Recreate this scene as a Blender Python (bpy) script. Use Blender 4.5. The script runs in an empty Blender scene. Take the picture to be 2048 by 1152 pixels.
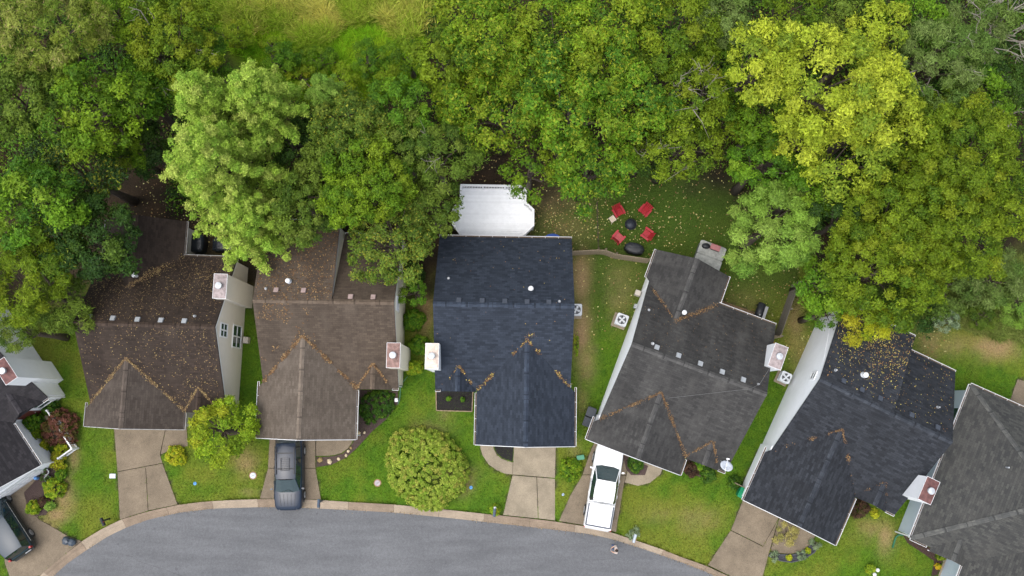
import bpy, bmesh, math, random
import numpy as np
from mathutils import Vector, Matrix

random.seed(7)
RNG = np.random.default_rng(11)
SC = bpy.context.scene
COL = SC.collection

# ------------------------------------------------------------------ camera, sky, sun, exposure
CAM_H = 62.0                      # drone height in metres
F_PX = 1842.0                     # focal length for a 2048 px wide frame
TILT = math.atan(234.0 / F_PX)    # the camera leans a little off straight down
cam_d = bpy.data.cameras.new('camera')
cam = bpy.data.objects.new('camera', cam_d); COL.objects.link(cam)
cam_d.sensor_width = 36.0; cam_d.lens = F_PX * 36.0 / 2048.0
cam_d.clip_start = 0.5; cam_d.clip_end = 2000
cam.location = (0, 0, CAM_H); cam.rotation_euler = (TILT, 0, 0)
SC.camera = cam

SUN_EL, SUN_AZ = math.radians(70), math.radians(238)   # azimuth clockwise from +Y: the light comes from the lower left
wld = bpy.data.worlds.new('World'); SC.world = wld; wld.use_nodes = True
wn = wld.node_tree
bg = wn.nodes['Background']
sky = wn.nodes.new('ShaderNodeTexSky'); sky.sky_type = 'NISHITA'; sky.sun_disc = False
sky.sun_elevation = SUN_EL; sky.sun_rotation = SUN_AZ
sky.air_density = 1.0; sky.dust_density = 4.0; sky.ozone_density = 1.5
hsv = wn.nodes.new('ShaderNodeHueSaturation'); hsv.inputs['Saturation'].default_value = 0.5
wn.links.new(sky.outputs[0], hsv.inputs['Color']); wn.links.new(hsv.outputs[0], bg.inputs[0])
bg.inputs[1].default_value = 0.14
sun_d = bpy.data.lights.new('sun', 'SUN'); sun_d.energy = 0.75; sun_d.angle = math.radians(75); sun_d.color = (1.0, 0.975, 0.93)
sun = bpy.data.objects.new('sun', sun_d); COL.objects.link(sun)
_sd = Vector((math.sin(SUN_AZ) * math.cos(SUN_EL), math.cos(SUN_AZ) * math.cos(SUN_EL), math.sin(SUN_EL)))
sun.rotation_euler = _sd.to_track_quat('Z', 'Y').to_euler(); sun.location = (-40, -40, 80)
SC.view_settings.view_transform = 'Standard'; SC.view_settings.look = 'None'
SC.view_settings.gamma = 1.0; SC.view_settings.use_curve_mapping = False
SC.view_settings.exposure = 1.0
SC.cycles.max_bounces = 6; SC.cycles.diffuse_bounces = 3; SC.cycles.transparent_max_bounces = 8
SC.cycles.use_denoising = True

# ------------------------------------------------------------------ survey: photo pixel (2048 wide) at a height z -> metres
_c, _s = math.cos(TILT), math.sin(TILT)
def P(px, py, z=0.0):
    u = (px - 1024) / F_PX; v = (576 - py) / F_PX
    dx, dy, dz = u, v * _c + _s, v * _s - _c
    t = (z - CAM_H) / dz
    return (t * dx, t * dy, z)
def PIX(x, y, z=0.0):             # numpy arrays
    f = y * _s - (z - CAM_H) * _c; up = y * _c + (z - CAM_H) * _s
    return 1024 + F_PX * x / f, 576 - F_PX * up / f

# ------------------------------------------------------------------ numpy noise
def vnoise(x, y, seed=0):
    x = np.asarray(x, float); y = np.asarray(y, float)
    xi = np.floor(x).astype(np.int64); yi = np.floor(y).astype(np.int64)
    xf = x - xi; yf = y - yi
    def h(a, b):
        n = (a * 374761393 + b * 668265263 + seed * 1442695041) & 0x7fffffff
        n = ((n ^ (n >> 13)) * 1274126177) & 0x7fffffff
        return ((n ^ (n >> 16)) & 0xffff) / 65535.0
    u = xf * xf * (3 - 2 * xf); v = yf * yf * (3 - 2 * yf)
    return (h(xi, yi) * (1 - u) + h(xi + 1, yi) * u) * (1 - v) + (h(xi, yi + 1) * (1 - u) + h(xi + 1, yi + 1) * u) * v
def fbm(x, y, seed=0, o=4):
    a = 0; w = 0.5; t = 0
    for i in range(o):
        a = a + w * vnoise(x * 2 ** i, y * 2 ** i, seed + i * 17); t += w; w *= 0.5
    return a / t

# ------------------------------------------------------------------ materials
MATS = {}
def new_mat(name):
    m = bpy.data.materials.new(name); m.use_nodes = True
    nt = m.node_tree; b = nt.nodes['Principled BSDF']
    MATS[name] = m
    return m, nt, b
def node(nt, t, **kw):
    n = nt.nodes.new(t)
    for k, v in kw.items(): setattr(n, k, v)
    return n
def mixcol(nt, fac, a, b, bt='MIX'):
    n = node(nt, 'ShaderNodeMix', data_type='RGBA', blend_type=bt)
    for i, s in ((0, fac), (6, a), (7, b)):
        if isinstance(s, (int, float)): n.inputs[i].default_value = s
        elif isinstance(s, tuple): n.inputs[i].default_value = (*s[:3], 1)
        else: nt.links.new(s, n.inputs[i])
    return n.outputs[2]
def ramp(nt, src, stops):
    r = node(nt, 'ShaderNodeValToRGB'); nt.links.new(src, r.inputs[0])
    e = r.color_ramp.elements
    while len(e) < len(stops): e.new(0.5)
    for i, (p, c) in enumerate(stops):
        e[i].position = p; e[i].color = (*c, 1) if isinstance(c, tuple) else (c, c, c, 1)
    return r.outputs[0]
def noise(nt, scale, detail=4, rough=0.6, coord='Object', vec=None):
    n = node(nt, 'ShaderNodeTexNoise'); n.inputs['Scale'].default_value = scale
    n.inputs['Detail'].default_value = detail; n.inputs['Roughness'].default_value = rough
    if vec is None:
        tc = node(nt, 'ShaderNodeTexCoord'); vec = tc.outputs[coord]
    nt.links.new(vec, n.inputs['Vector'])
    return n.outputs[0]
def bump(nt, b, h, dist=0.01, strength=0.6, inv=False):
    bp = node(nt, 'ShaderNodeBump'); bp.invert = inv; bp.inputs['Distance'].default_value = dist; bp.inputs['Strength'].default_value = strength
    nt.links.new(h, bp.inputs['Height']); nt.links.new(bp.outputs[0], b.inputs['Normal'])

def plain(name, col, rough=0.6, metal=0.0, var=0.12, scale=6.0, spec=0.4, coat=0.0, bmp=0.0):
    """one colour with gentle uneven weathering"""
    if name in MATS: return MATS[name]
    m, nt, b = new_mat(name)
    n = noise(nt, scale, 5, 0.65)
    lo = tuple(c * (1 - var) for c in col); hi = tuple(min(1, c * (1 + var)) for c in col)
    nt.links.new(ramp(nt, n, [(0.3, lo), (0.7, hi)]), b.inputs['Base Color'])
    b.inputs['Roughness'].default_value = rough; b.inputs['Metallic'].default_value = metal
    b.inputs['Specular IOR Level'].default_value = spec; b.inputs['Coat Weight'].default_value = coat
    b.inputs['Coat Roughness'].default_value = 0.08
    if bmp: bump(nt, b, noise(nt, scale * 6, 3), bmp)
    return m

CAPM = {}
def shingle(name, c1, c2, stain, stain_amt=0.5, pale=None):
    if not name.endswith('_ridge'): CAPM[name] = shingle(name + '_ridge', tuple(c * 1.7 for c in c1), tuple(c * 1.6 for c in c2), c2, 0.4)
    m, nt, b = new_mat(name)
    uv = node(nt, 'ShaderNodeUVMap'); uv.uv_map = 'UVMap'
    br = node(nt, 'ShaderNodeTexBrick'); nt.links.new(uv.outputs[0], br.inputs['Vector'])
    br.offset = 0.5; br.inputs['Scale'].default_value = 1.0
    br.inputs['Brick Width'].default_value = 0.32; br.inputs['Row Height'].default_value = 0.145
    br.inputs['Mortar Size'].default_value = 0.006; br.inputs['Mortar Smooth'].default_value = 0.3
    br.inputs['Color1'].default_value = (*c1, 1); br.inputs['Color2'].default_value = (*c2, 1)
    br.inputs['Mortar'].default_value = (*[c * 0.6 for c in c1], 1); br.inputs['Bias'].default_value = 0.0
    mp = node(nt, 'ShaderNodeMapping'); mp.inputs['Scale'].default_value = (1.0, 0.35, 1.0); nt.links.new(uv.outputs[0], mp.inputs[0])
    big = noise(nt, 0.55, 6, 0.7, vec=mp.outputs[0])
    f = ramp(nt, big, [(0.38, 0.0), (0.72, stain_amt)])
    c = mixcol(nt, f, br.outputs['Color'], stain)
    if pale:
        mp2 = node(nt, 'ShaderNodeMapping'); mp2.inputs['Scale'].default_value = (0.9, 0.3, 1.0); mp2.inputs['Location'].default_value = (7.3, 2.1, 0)
        nt.links.new(uv.outputs[0], mp2.inputs[0])
        c = mixcol(nt, ramp(nt, noise(nt, 0.8, 5, 0.6, vec=mp2.outputs[0]), [(0.48, 0.0), (0.75, 0.55)]), c, pale)
    fine = noise(nt, 26, 3, 0.7, vec=uv.outputs[0])
    c = mixcol(nt, 1.0, c, ramp(nt, fine, [(0.25, 0.62), (0.75, 1.38)]), 'MULTIPLY')
    nt.links.new(c, b.inputs['Base Color']); b.inputs['Roughness'].default_value = 0.85; b.inputs['Specular IOR Level'].default_value = 0.3
    bump(nt, b, noise(nt, 60, 2, 0.6, vec=uv.outputs[0]), 0.006, 0.5)
    return m

def concrete(name, col, speck=0.35):
    m, nt, b = new_mat(name)
    n1 = noise(nt, 0.7, 5, 0.65); n2 = noise(nt, 28, 3, 0.7)
    lo = tuple(c * 0.72 for c in col); hi = tuple(min(1, c * 1.15) for c in col)
    c = ramp(nt, n1, [(0.3, lo), (0.68, hi)])
    c = mixcol(nt, 1.0, c, ramp(nt, n2, [(0.3, 1 - speck), (0.7, 1 + speck)]), 'MULTIPLY')
    st = ramp(nt, noise(nt, 1.9, 6, 0.75), [(0.55, 0.0), (0.8, 0.5)])
    c = mixcol(nt, st, c, tuple(x * 0.5 for x in col))
    nt.links.new(c, b.inputs['Base Color']); b.inputs['Roughness'].default_value = 0.9; b.inputs['Specular IOR Level'].default_value = 0.25
    bump(nt, b, n2, 0.004, 0.5)
    return m

def attr_mat(name, rough=0.6, trans=0.0, spec=0.35, mul=None):
    """colour from the mesh's own 'Col' attribute (leaf, blade and litter colours)"""
    m, nt, b = new_mat(name)
    a = node(nt, 'ShaderNodeAttribute'); a.attribute_name = 'Col'
    c = a.outputs['Color']
    nt.links.new(c, b.inputs['Base Color']); b.inputs['Roughness'].default_value = rough; b.inputs['Specular IOR Level'].default_value = spec
    if trans:
        t = node(nt, 'ShaderNodeBsdfTranslucent'); nt.links.new(c, t.inputs[0])
        mx = node(nt, 'ShaderNodeMixShader'); mx.inputs[0].default_value = trans
        nt.links.new(b.outputs[0], mx.inputs[1]); nt.links.new(t.outputs[0], mx.inputs[2])
        nt.links.new(mx.outputs[0], nt.nodes['Material Output'].inputs['Surface'])
    return m

M_LEAF = attr_mat('leaf', 0.55, 0.25, 0.14)
M_GRASS = attr_mat('grass_blade', 0.65, 0.3, 0.12)
M_LITTER = attr_mat('fallen_leaf', 0.8, 0.0, 0.2)
M_BARK = plain('bark', (0.085, 0.065, 0.05), 0.9, var=0.35, scale=9, bmp=0.02)
M_PALEBARK = plain('pale_bark', (0.25, 0.225, 0.19), 0.85, var=0.25, scale=7)
M_WHITE = plain('white_trim', (0.74, 0.75, 0.76), 0.5, var=0.06, scale=2)
M_TROUGH = plain('gutter_inside', (0.10, 0.075, 0.055), 0.9, var=0.4, scale=14)
M_GLASS = plain('window_glass', (0.02, 0.045, 0.05), 0.06, var=0.2, spec=0.8)
M_BLACK = plain('black_plastic', (0.018, 0.02, 0.024), 0.45, var=0.25)
M_RUBBER = plain('tyre_rubber', (0.02, 0.02, 0.02), 0.8)
M_METAL = plain('grey_metal', (0.33, 0.34, 0.35), 0.4, 0.7)
M_GALV = plain('galvanised', (0.42, 0.44, 0.46), 0.45, 0.3, var=0.15)
M_CONC = concrete('aggregate_concrete', (0.188, 0.150, 0.106))
M_CONC2 = concrete('pale_concrete', (0.265, 0.222, 0.160), 0.22)
M_KERB = concrete('kerb_concrete', (0.235, 0.18, 0.13), 0.3)
M_KERB2 = concrete('kerb_concrete_pale', (0.31, 0.25, 0.185), 0.25)
M_WOOD = plain('weathered_wood', (0.27, 0.215, 0.145), 0.85, var=0.3, scale=8, bmp=0.008)
M_MULCH = plain('black_mulch', (0.018, 0.016, 0.016), 0.95, var=0.6, scale=25, bmp=0.05)
M_MULCHB = plain('brown_mulch', (0.075, 0.05, 0.045), 0.95, var=0.5, scale=25, bmp=0.05)

# ------------------------------------------------------------------ mesh helpers
def link(o, parent=None):
    COL.objects.link(o)
    if parent is not None: o.parent = parent
    return o
def tag(o, label=None, cat=None, group=None, kind=None):
    if label: o['label'] = label
    if cat: o['category'] = cat
    if group: o['group'] = group
    if kind: o['kind'] = kind
    return o
def thing(name, loc, rz, label, cat, group=None):
    o = bpy.data.objects.new(name, None); link(o)
    o.location = loc; o.rotation_euler = (0, 0, rz); o.empty_display_size = 0.2
    return tag(o, label, cat, group)
class MB:
    def __init__(self): self.v = []; self.f = []
    def add(self, vs, fs):
        n = len(self.v); self.v += [tuple(p) for p in vs]; self.f += [tuple(i + n for i in q) for q in fs]; return self
    def box(self, c, s, rz=0.0):
        x, y, z = (d / 2 for d in s); ca, sa = math.cos(rz), math.sin(rz); vs = []
        for dz in (-z, z):
            for dx, dy in ((-x, -y), (x, -y), (x, y), (-x, y)):
                vs.append((c[0] + dx * ca - dy * sa, c[1] + dx * sa + dy * ca, c[2] + dz))
        return self.add(vs, [(3, 2, 1, 0), (4, 5, 6, 7), (0, 1, 5, 4), (1, 2, 6, 5), (2, 3, 7, 6), (3, 0, 4, 7)])
    def bar(self, p0, p1, w, h, up=(0, 0, 1)):
        a = Vector(p0); b = Vector(p1); d = (b - a).normalized(); u = Vector(up)
        if abs(d.dot(u)) > 0.99: u = Vector((1, 0, 0))
        r = d.cross(u).normalized(); u = r.cross(d)
        vs = []
        for q in (a, b):
            for i, j in ((-1, -1), (1, -1), (1, 1), (-1, 1)): vs.append(q + r * (i * w / 2) + u * (j * h / 2))
        return self.add(vs, [(0, 1, 2, 3), (7, 6, 5, 4), (0, 4, 5, 1), (1, 5, 6, 2), (2, 6, 7, 3), (3, 7, 4, 0)])
    def tube(self, pts, rads, n=8, cap=True):
        pts = [Vector(p) for p in pts]; base = len(self.v)
        for i, p in enumerate(pts):
            d = (pts[min(i + 1, len(pts) - 1)] - pts[max(i - 1, 0)]).normalized()
            u = Vector((0, 0, 1)) if abs(d.z) < 0.95 else Vector((1, 0, 0))
            r = d.cross(u).normalized(); u = r.cross(d)
            for k in range(n):
                a = 2 * math.pi * k / n; self.v.append(tuple(p + (r * math.cos(a) + u * math.sin(a)) * rads[i]))
        for i in range(len(pts) - 1):
            for k in range(n):
                a = base + i * n + k; b = base + i * n + (k + 1) % n
                self.f.append((a, b, b + n, a + n))
        if cap:
            self.f.append(tuple(base + k for k in range(n - 1, -1, -1)))
            e = base + (len(pts) - 1) * n; self.f.append(tuple(e + k for k in range(n)))
        return self
    def lathe(self, prof, n=16, c=(0, 0, 0), sx=1.0, sy=1.0):
        base = len(self.v)
        for r, z in prof:
            for k in range(n):
                a = 2 * math.pi * k / n; self.v.append((c[0] + r * math.cos(a) * sx, c[1] + r * math.sin(a) * sy, c[2] + z))
        for i in range(len(prof) - 1):
            for k in range(n):
                a = base + i * n + k; b = base + i * n + (k + 1) % n
                self.f.append((a, b, b + n, a + n))
        self.f.append(tuple(base + k for k in range(n - 1, -1, -1)))
        e = base + (len(prof) - 1) * n; self.f.append(tuple(e + k for k in range(n)))
        return self
    def prism(self, poly, z0, z1):
        if sum(poly[i][0] * poly[(i + 1) % len(poly)][1] - poly[(i + 1) % len(poly)][0] * poly[i][1] for i in range(len(poly))) < 0: poly = poly[::-1]
        n = len(poly)
        return self.add([(p[0], p[1], z0) for p in poly] + [(p[0], p[1], z1) for p in poly],
                        [tuple(range(n - 1, -1, -1)), tuple(range(n, 2 * n))] + [(i, (i + 1) % n, n + (i + 1) % n, n + i) for i in range(n)])
    def extrude(self, prof, axis, a0, a1):
        """closed profile of 2-D points swept along x ('x': prof=(y,z)) or y ('y': prof=(x,z))"""
        n = len(prof); vs = []
        for a in (a0, a1):
            for p, q in prof: vs.append((a, p, q) if axis == 'x' else (p, a, q))
        return self.add(vs, [tuple(range(n)), tuple(range(2 * n - 1, n - 1, -1))] + [(i, i + n, (i + 1) % n + n, (i + 1) % n) for i in range(n)])
    def mesh(self, name, mat, smooth=False):
        me = bpy.data.meshes.new(name); me.from_pydata(self.v, [], self.f)
        bm = bmesh.new(); bm.from_mesh(me); bmesh.ops.recalc_face_normals(bm, faces=bm.faces); bm.to_mesh(me); bm.free()
        if mat: me.materials.append(mat)
        if smooth: me.polygons.foreach_set('use_smooth', [True] * len(me.polygons))
        return me
    def build(self, name, mat, parent=None, smooth=False, bev=0.0, seg=2):
        me = self.mesh(name, mat, smooth)
        if bev:
            bm = bmesh.new(); bm.from_mesh(me)
            bmesh.ops.bevel(bm, geom=[e for e in bm.edges if e.calc_face_angle(0) > 0.5], offset=bev, segments=seg, affect='EDGES', clamp_overlap=True)
            bm.to_mesh(me); bm.free()
        return link(bpy.data.objects.new(name, me), parent)

def fast_mesh(name, V, Q, mat, colv=None, parent=None, nv=4, uv=None):
    """V (n,3), Q (m,nv) numpy; colv (n,3) per-vertex colour"""
    me = bpy.data.meshes.new(name)
    me.vertices.add(len(V)); me.vertices.foreach_set('co', np.ascontiguousarray(V, np.float32).ravel())
    me.loops.add(Q.size); me.loops.foreach_set('vertex_index', np.ascontiguousarray(Q, np.int32).ravel())
    me.polygons.add(len(Q)); me.polygons.foreach_set('loop_start', np.arange(0, Q.size, nv, dtype=np.int32))
    me.update(calc_edges=True)
    if colv is not None:
        a = me.attributes.new('Col', 'FLOAT_COLOR', 'POINT')
        c4 = np.ones((len(V), 4), np.float32); c4[:, :3] = np.clip(colv, 0, 1); a.data.foreach_set('color', c4.ravel())
    me.materials.append(mat)
    return link(bpy.data.objects.new(name, me), parent)

def inpoly(px, py, poly):
    r = np.zeros(np.shape(px), bool); n = len(poly); j = n - 1
    for i in range(n):
        xi, yi = poly[i][:2]; xj, yj = poly[j][:2]
        c = ((yi > py) != (yj > py)) & (px < (xj - xi) * (py - yi) / (yj - yi + 1e-12) + xi)
        r ^= c; j = i
    return r

def rhombi(C, N, L, W, colors, rng, fold=0.12, dirs=None):
    """leaf-shaped faces: centres C, normals N, lengths L, widths W -> verts, quads, vertex colours"""
    n = len(C)
    N = N / (np.linalg.norm(N, axis=1, keepdims=True) + 1e-9)
    R = rng.normal(size=(n, 3)) if dirs is None else dirs
    A = R - (R * N).sum(1, keepdims=True) * N; A /= np.linalg.norm(A, axis=1, keepdims=True) + 1e-9
    B = np.cross(N, A)
    L = L[:, None]; W = W[:, None]
    V = np.empty((n, 4, 3))
    V[:, 0] = C - A * L / 2; V[:, 1] = C + B * W / 2 + N * L * fold; V[:, 2] = C + A * L / 2; V[:, 3] = C - B * W / 2 + N * L * fold
    Q = np.arange(n * 4).reshape(n, 4)
    return V.reshape(-1, 3), Q, np.repeat(colors, 4, axis=0)
# ------------------------------------------------------------------ street, kerb, drives: plan lines surveyed from the photo (z = 0)
def pl(pts, z=0.0): return [P(x, y, z)[:2] for x, y in pts]
KERB_OUT = pl([(-40, 1290), (20, 1212), (80, 1151), (122, 1115), (167, 1080), (200, 1060), (239, 1040), (295, 1023), (354, 1010), (410, 1003), (465, 1000), (520, 998), (580, 998), (642, 1000),
               (700, 1004), (788, 1009), (890, 1019), (983, 1029), (1050, 1036), (1110, 1043), (1184, 1055), (1224, 1065), (1269, 1080), (1325, 1099), (1362, 1114), (1411, 1131), (1456, 1152), (1560, 1200), (1720, 1280), (1900, 1380), (2100, 1500)])
KERB_IN = pl([(-5, 1290), (48, 1212), (105, 1152), (133, 1127), (167, 1103), (217, 1071), (258, 1052), (299, 1038), (363, 1024), (427, 1017), (520, 1014), (580, 1014.5), (642, 1017),
              (700, 1020), (788, 1025), (890, 1035), (1000, 1047), (1100, 1058), (1180, 1068), (1224, 1078), (1287, 1098), (1325, 1111), (1362, 1124), (1411, 1143), (1450, 1162), (1550, 1208), (1710, 1290), (1890, 1392), (2080, 1515)])
ASPHALT = KERB_IN + [(36, -70), (-36, -70)]
KERB_MID = [((a[0] + b[0]) / 2, (a[1] + b[1]) / 2) for a, b in zip(KERB_OUT, KERB_OUT)]

HOUSES_PLAN = []                   # footprints, filled by hand: (origin, angle, mirror, garage front)
H_SPECS = [((-36.2, 2.1), 36, 1, -8.5), ((-22.37, 4.85), -1.9, 1, -6.35), ((-11.5, 6.27), -0.9, 1, -8.42), ((-0.5, 6.05), -1.0, -1, -8.58), ((11.3, 2.14), -20.7, 1, -6.35), ((22.46, -0.33), -26, 1, -8.5)]
FOOT = []
def xf(O, a, p):
    a = math.radians(a); return (O[0] + p[0] * math.cos(a) - p[1] * math.sin(a), O[1] + p[0] * math.sin(a) + p[1] * math.cos(a))
for O, a, m, g in H_SPECS:
    FOOT.append([xf(O, a, (m * x, y)) for x, y in ((-4.1, 4.5), (4.1, 4.5), (4.1, -4.9), (1.4, -4.9), (1.4, g + 0.3), (-4.4, g + 0.3), (-4.4, -4.9), (-4.1, -4.9))])

DRIVES = [  # (slabs, label)
    ([[(-60, 975), (0, 985), (32, 988), (77, 1038), (5, 1085), (-60, 1020)], [(77, 1038), (138, 1073), (163, 1082), (122, 1115), (80, 1151), (22, 1160), (10, 1127), (5, 1085)]], M_CONC),
    ([[(226, 835), (336, 835), (320, 908), (325, 926), (235, 943), (231, 890)], [(235, 944), (325, 927), (355, 1009), (297, 1021), (292, 935)], [(235, 944), (291, 935), (296, 1021.5), (240, 1039)]], M_CONC),
    ([[(540, 862), (631, 862), (631, 936), (536, 936)], [(536, 937), (631, 937), (642, 999), (520, 997)]], M_CONC),
    ([[(1029, 872), (1112, 874), (1110, 956), (1025, 949)], [(1025, 950.5), (1073, 954.5), (1076, 1037), (1006, 1030)], [(1074, 954.5), (1110, 957.5), (1110, 1041), (1077, 1037)]], M_CONC2),
    ([[(1197, 868), (1262, 895), (1252, 950), (1165, 949), (1180, 905)], [(1165, 950), (1252, 951), (1248, 966), (1232, 1064), (1184, 1053), (1118, 1042), (1140, 992)]], M_CONC),
    ([[(1492, 985), (1566, 1020), (1526, 1092), (1462, 1060)], [(1461, 1061), (1526, 1093.5), (1556, 1040), (1539, 1102), (1519, 1176), (1456, 1150), (1416, 1130)]], M_CONC),
]
WALKS = [
    ([(336, 835), (372, 835), (376, 892), (350, 898), (321, 909)], M_CONC),
    ([(632, 868), (708, 872), (705, 884), (697, 896), (684, 906), (670, 910), (655, 912), (632, 912)], M_CONC),
    ([(960, 880), (985, 884), (988, 899), (994, 909), (1004, 918), (1026, 925), (1025, 949.5), (1008, 947), (994, 941), (977, 929), (965, 911), (960, 895)], M_CONC2),
    ([(1263, 895), (1330, 925), (1321, 949), (1300, 966), (1276, 972), (1249, 965), (1253, 950)], M_CONC2),
    ([(1568, 1022), (1640, 1055), (1622, 1087), (1604, 1102), (1582, 1108), (1560, 1107), (1541, 1102), (1557, 1041)], M_CONC),
    ([(1880, 1100), (1925, 1118), (1935, 1160), (1876, 1152), (1886, 1125)], M_CONC2),
    ([(26, 1000), (77, 1036), (60, 1005), (84, 985), (92, 945), (97, 928), (70, 930), (30, 975)], M_CONC),
    ([(1440, 600), (1512, 625), (1520, 640), (1500, 660), (1425, 625)], plain('patio_dirt', (0.20, 0.135, 0.075), 0.95, var=0.35, scale=12, bmp=0.02)),
    ([(2035, 758), (2080, 770), (2080, 850), (2018, 806)], M_CONC),
]
MASKS = [pl(q) for d in DRIVES for q in d[0]] + [pl(w[0]) for w in WALKS] + FOOT

# ------------------------------------------------------------------ ground
def blobs(px, py, lst):
    r = np.zeros(np.shape(px))
    for x, y, rx, ry, w in lst: r = np.maximum(r, w * np.exp(-(((px - x) / rx) ** 2 + ((py - y) / ry) ** 2)))
    return r
def ground_cols(x, y):
    """albedo of lawn / leaf litter / meadow at points of the plan"""
    px, py = PIX(x, y)
    n1 = fbm(x * 0.22, y * 0.22, 3); n2 = fbm(x * 0.9, y * 0.9, 5); n3 = fbm(x * 3.1, y * 3.1, 9, 3)
    # grass cover: front and side lawns, back yards, meadow at the far edge
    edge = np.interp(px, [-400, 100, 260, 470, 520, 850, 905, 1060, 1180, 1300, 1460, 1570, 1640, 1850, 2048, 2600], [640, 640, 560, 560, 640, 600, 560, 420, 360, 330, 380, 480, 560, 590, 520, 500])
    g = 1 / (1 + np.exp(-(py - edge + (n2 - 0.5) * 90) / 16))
    mead = 1 / (1 + np.exp((py - np.interp(px, [-400, 380, 470, 640, 800, 860, 1000, 2600], [-200, -60, 120, 210, 170, 60, -150, -150]) + (n1 - .5) * 60) / 14))
    bare = blobs(px, py, [(146, 905, 12, 34, .75), (130, 990, 20, 40, .8), (112, 1030, 28, 15, .9), (92, 1050, 26, 12, .7), (925, 962, 22, 26, .7), (1163, 655, 20, 75, 1.0), (1162, 555, 20, 55, 1.0), (1173, 720, 18, 45, .7), (1240, 590, 30, 60, .35), (1165, 800, 12, 40, .4),
                         (1395, 1040, 40, 26, .38), (1315, 1030, 34, 20, .25), (1770, 1078, 18, 30, .85), (1745, 1060, 34, 22, .5), (1990, 692, 50, 26, .9), (1900, 690, 60, 24, .45), (492, 925, 22, 26, .6), (498, 985, 16, 8, .5),
                         (905, 950, 50, 24, .3), (1600, 700, 26, 60, .5), (1590, 640, 20, 40, .6), (1860, 680, 30, 40, .7), (1100, 400, 60, 40, .55), (1130, 460, 60, 40, .35), (1000, 470, 60, 60, .8), (850, 620, 20, 60, .9), (1480, 620, 50, 40, .3), (890, 830, 20, 20, .3), (860, 860, 40, 20, .35), (1150, 900, 12, 25, .45)])
    dry = np.clip((n1 * 0.55 + n2 * 0.45 - 0.43) * 4.2, 0, 1)
    green = np.array([0.074, 0.142, 0.009]); lush = np.array([0.042, 0.105, 0.008]); tan = np.array([0.165, 0.162, 0.024]); dirt = np.array([0.26, 0.18, 0.09])
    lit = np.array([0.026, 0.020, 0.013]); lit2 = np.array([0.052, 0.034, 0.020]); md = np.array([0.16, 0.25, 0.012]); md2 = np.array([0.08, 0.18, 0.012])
    k = lambda t: t[..., None]
    c = green + (lush - green) * k(np.clip((n3 - .35) * 2, 0, 1)); c = c + (tan - c) * k(dry * 0.58)
    back = np.clip((690 - py) / 120, 0, 1) * (px > 880) * (px < 1600)          # thinner turf in a darker green behind the houses
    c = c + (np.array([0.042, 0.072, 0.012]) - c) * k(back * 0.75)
    c = c + (dirt - c) * k(np.clip(bare * (0.6 + 0.8 * n2) + (n3 - .5) * .3 * (bare > .1), 0, 1))
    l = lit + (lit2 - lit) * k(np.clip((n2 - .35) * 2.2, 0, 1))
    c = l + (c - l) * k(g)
    m = md + (md2 - md) * k(np.clip((n2 - .3) * 2, 0, 1))
    c = c + (m - c) * k(mead)
    cover = np.clip(np.maximum(g * (1 - bare * 0.8) * (1 - back * 0.3), mead), 0, 1)
    return c, cover, n3
def axis(lo, hi, step, far):
    mid = np.arange(lo, hi + 1e-6, step); out = np.array([0.6, 1.5, 3.5, 8, 20, 50, 120, far])
    return np.concatenate([lo - out[::-1], mid, hi + out])
gx = axis(-40, 40, 0.28, 320); gy = axis(-16, 34, 0.28, 320)
X, Y = np.meshgrid(gx, gy); x = X.ravel(); y = Y.ravel()
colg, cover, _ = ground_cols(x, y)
z = (fbm(x * 0.5, y * 0.5, 21) - 0.5) * 0.03
str_m = inpoly(x, y, ASPHALT) 
kx = np.array(KERB_OUT); kin = inpoly(x, y, [((a[0] + 0 * a[1]), a[1] + 0.04) for a in KERB_OUT] + [(36, -70), (-36, -70)])
z = np.where(str_m | kin, -0.30, z)
for q in MASKS: q_in = inpoly(x, y, q); z = np.where(q_in, -0.07, z); colg[q_in] = (0.05, 0.04, 0.03)
nx, ny = len(gx), len(gy)
ii = (np.arange(ny - 1)[:, None] * nx + np.arange(nx - 1)[None, :]).ravel()
Q = np.stack([ii, ii + 1, ii + 1 + nx, ii + nx], 1)
mg, nt, b = new_mat('turf_and_litter')
a = node(nt, 'ShaderNodeAttribute'); a.attribute_name = 'Col'
c = mixcol(nt, 1.0, a.outputs['Color'], ramp(nt, noise(nt, 9.0, 5, 0.75), [(0.28, 0.55), (0.72, 1.5)]), 'MULTIPLY')
nt.links.new(c, b.inputs['Base Color']); b.inputs['Roughness'].default_value = 0.95; b.inputs['Specular IOR Level'].default_value = 0.15
bump(nt, b, noise(nt, 14, 4, 0.7), 0.06, 0.8)
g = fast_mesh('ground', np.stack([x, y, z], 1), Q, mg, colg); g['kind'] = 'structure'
for p in g.data.polygons: pass

# lawn blades: real little leaves of grass over the mown turf
N = 330000
bx = RNG.uniform(-36, 37, N); by = RNG.uniform(-12, 20, N)
bc, bcov, bn = ground_cols(bx, by)
ok = RNG.random(N) < bcov * 0.95
px_, py_ = PIX(bx, by); ok &= (px_ > -60) & (px_ < 2110) & (py_ < 1210) & (py_ > 300)
ok &= ~inpoly(bx, by, KERB_OUT + [(36, -70), (-36, -70)])
jx, jy = bx + RNG.normal(0, .05, N), by + RNG.normal(0, .05, N)
for q in MASKS: ok &= ~inpoly(jx, jy, q)
bx, by, bc = bx[ok], by[ok], bc[ok]; n = len(bx)
hh = RNG.uniform(0.035, 0.09, n); ang = RNG.uniform(0, 2 * math.pi, n); ln = RNG.uniform(0.03, 0.10, n)
w = RNG.uniform(0.012, 0.03, n)
ca, sa = np.cos(ang), np.sin(ang)
V = np.empty((n, 3, 3))
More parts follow.
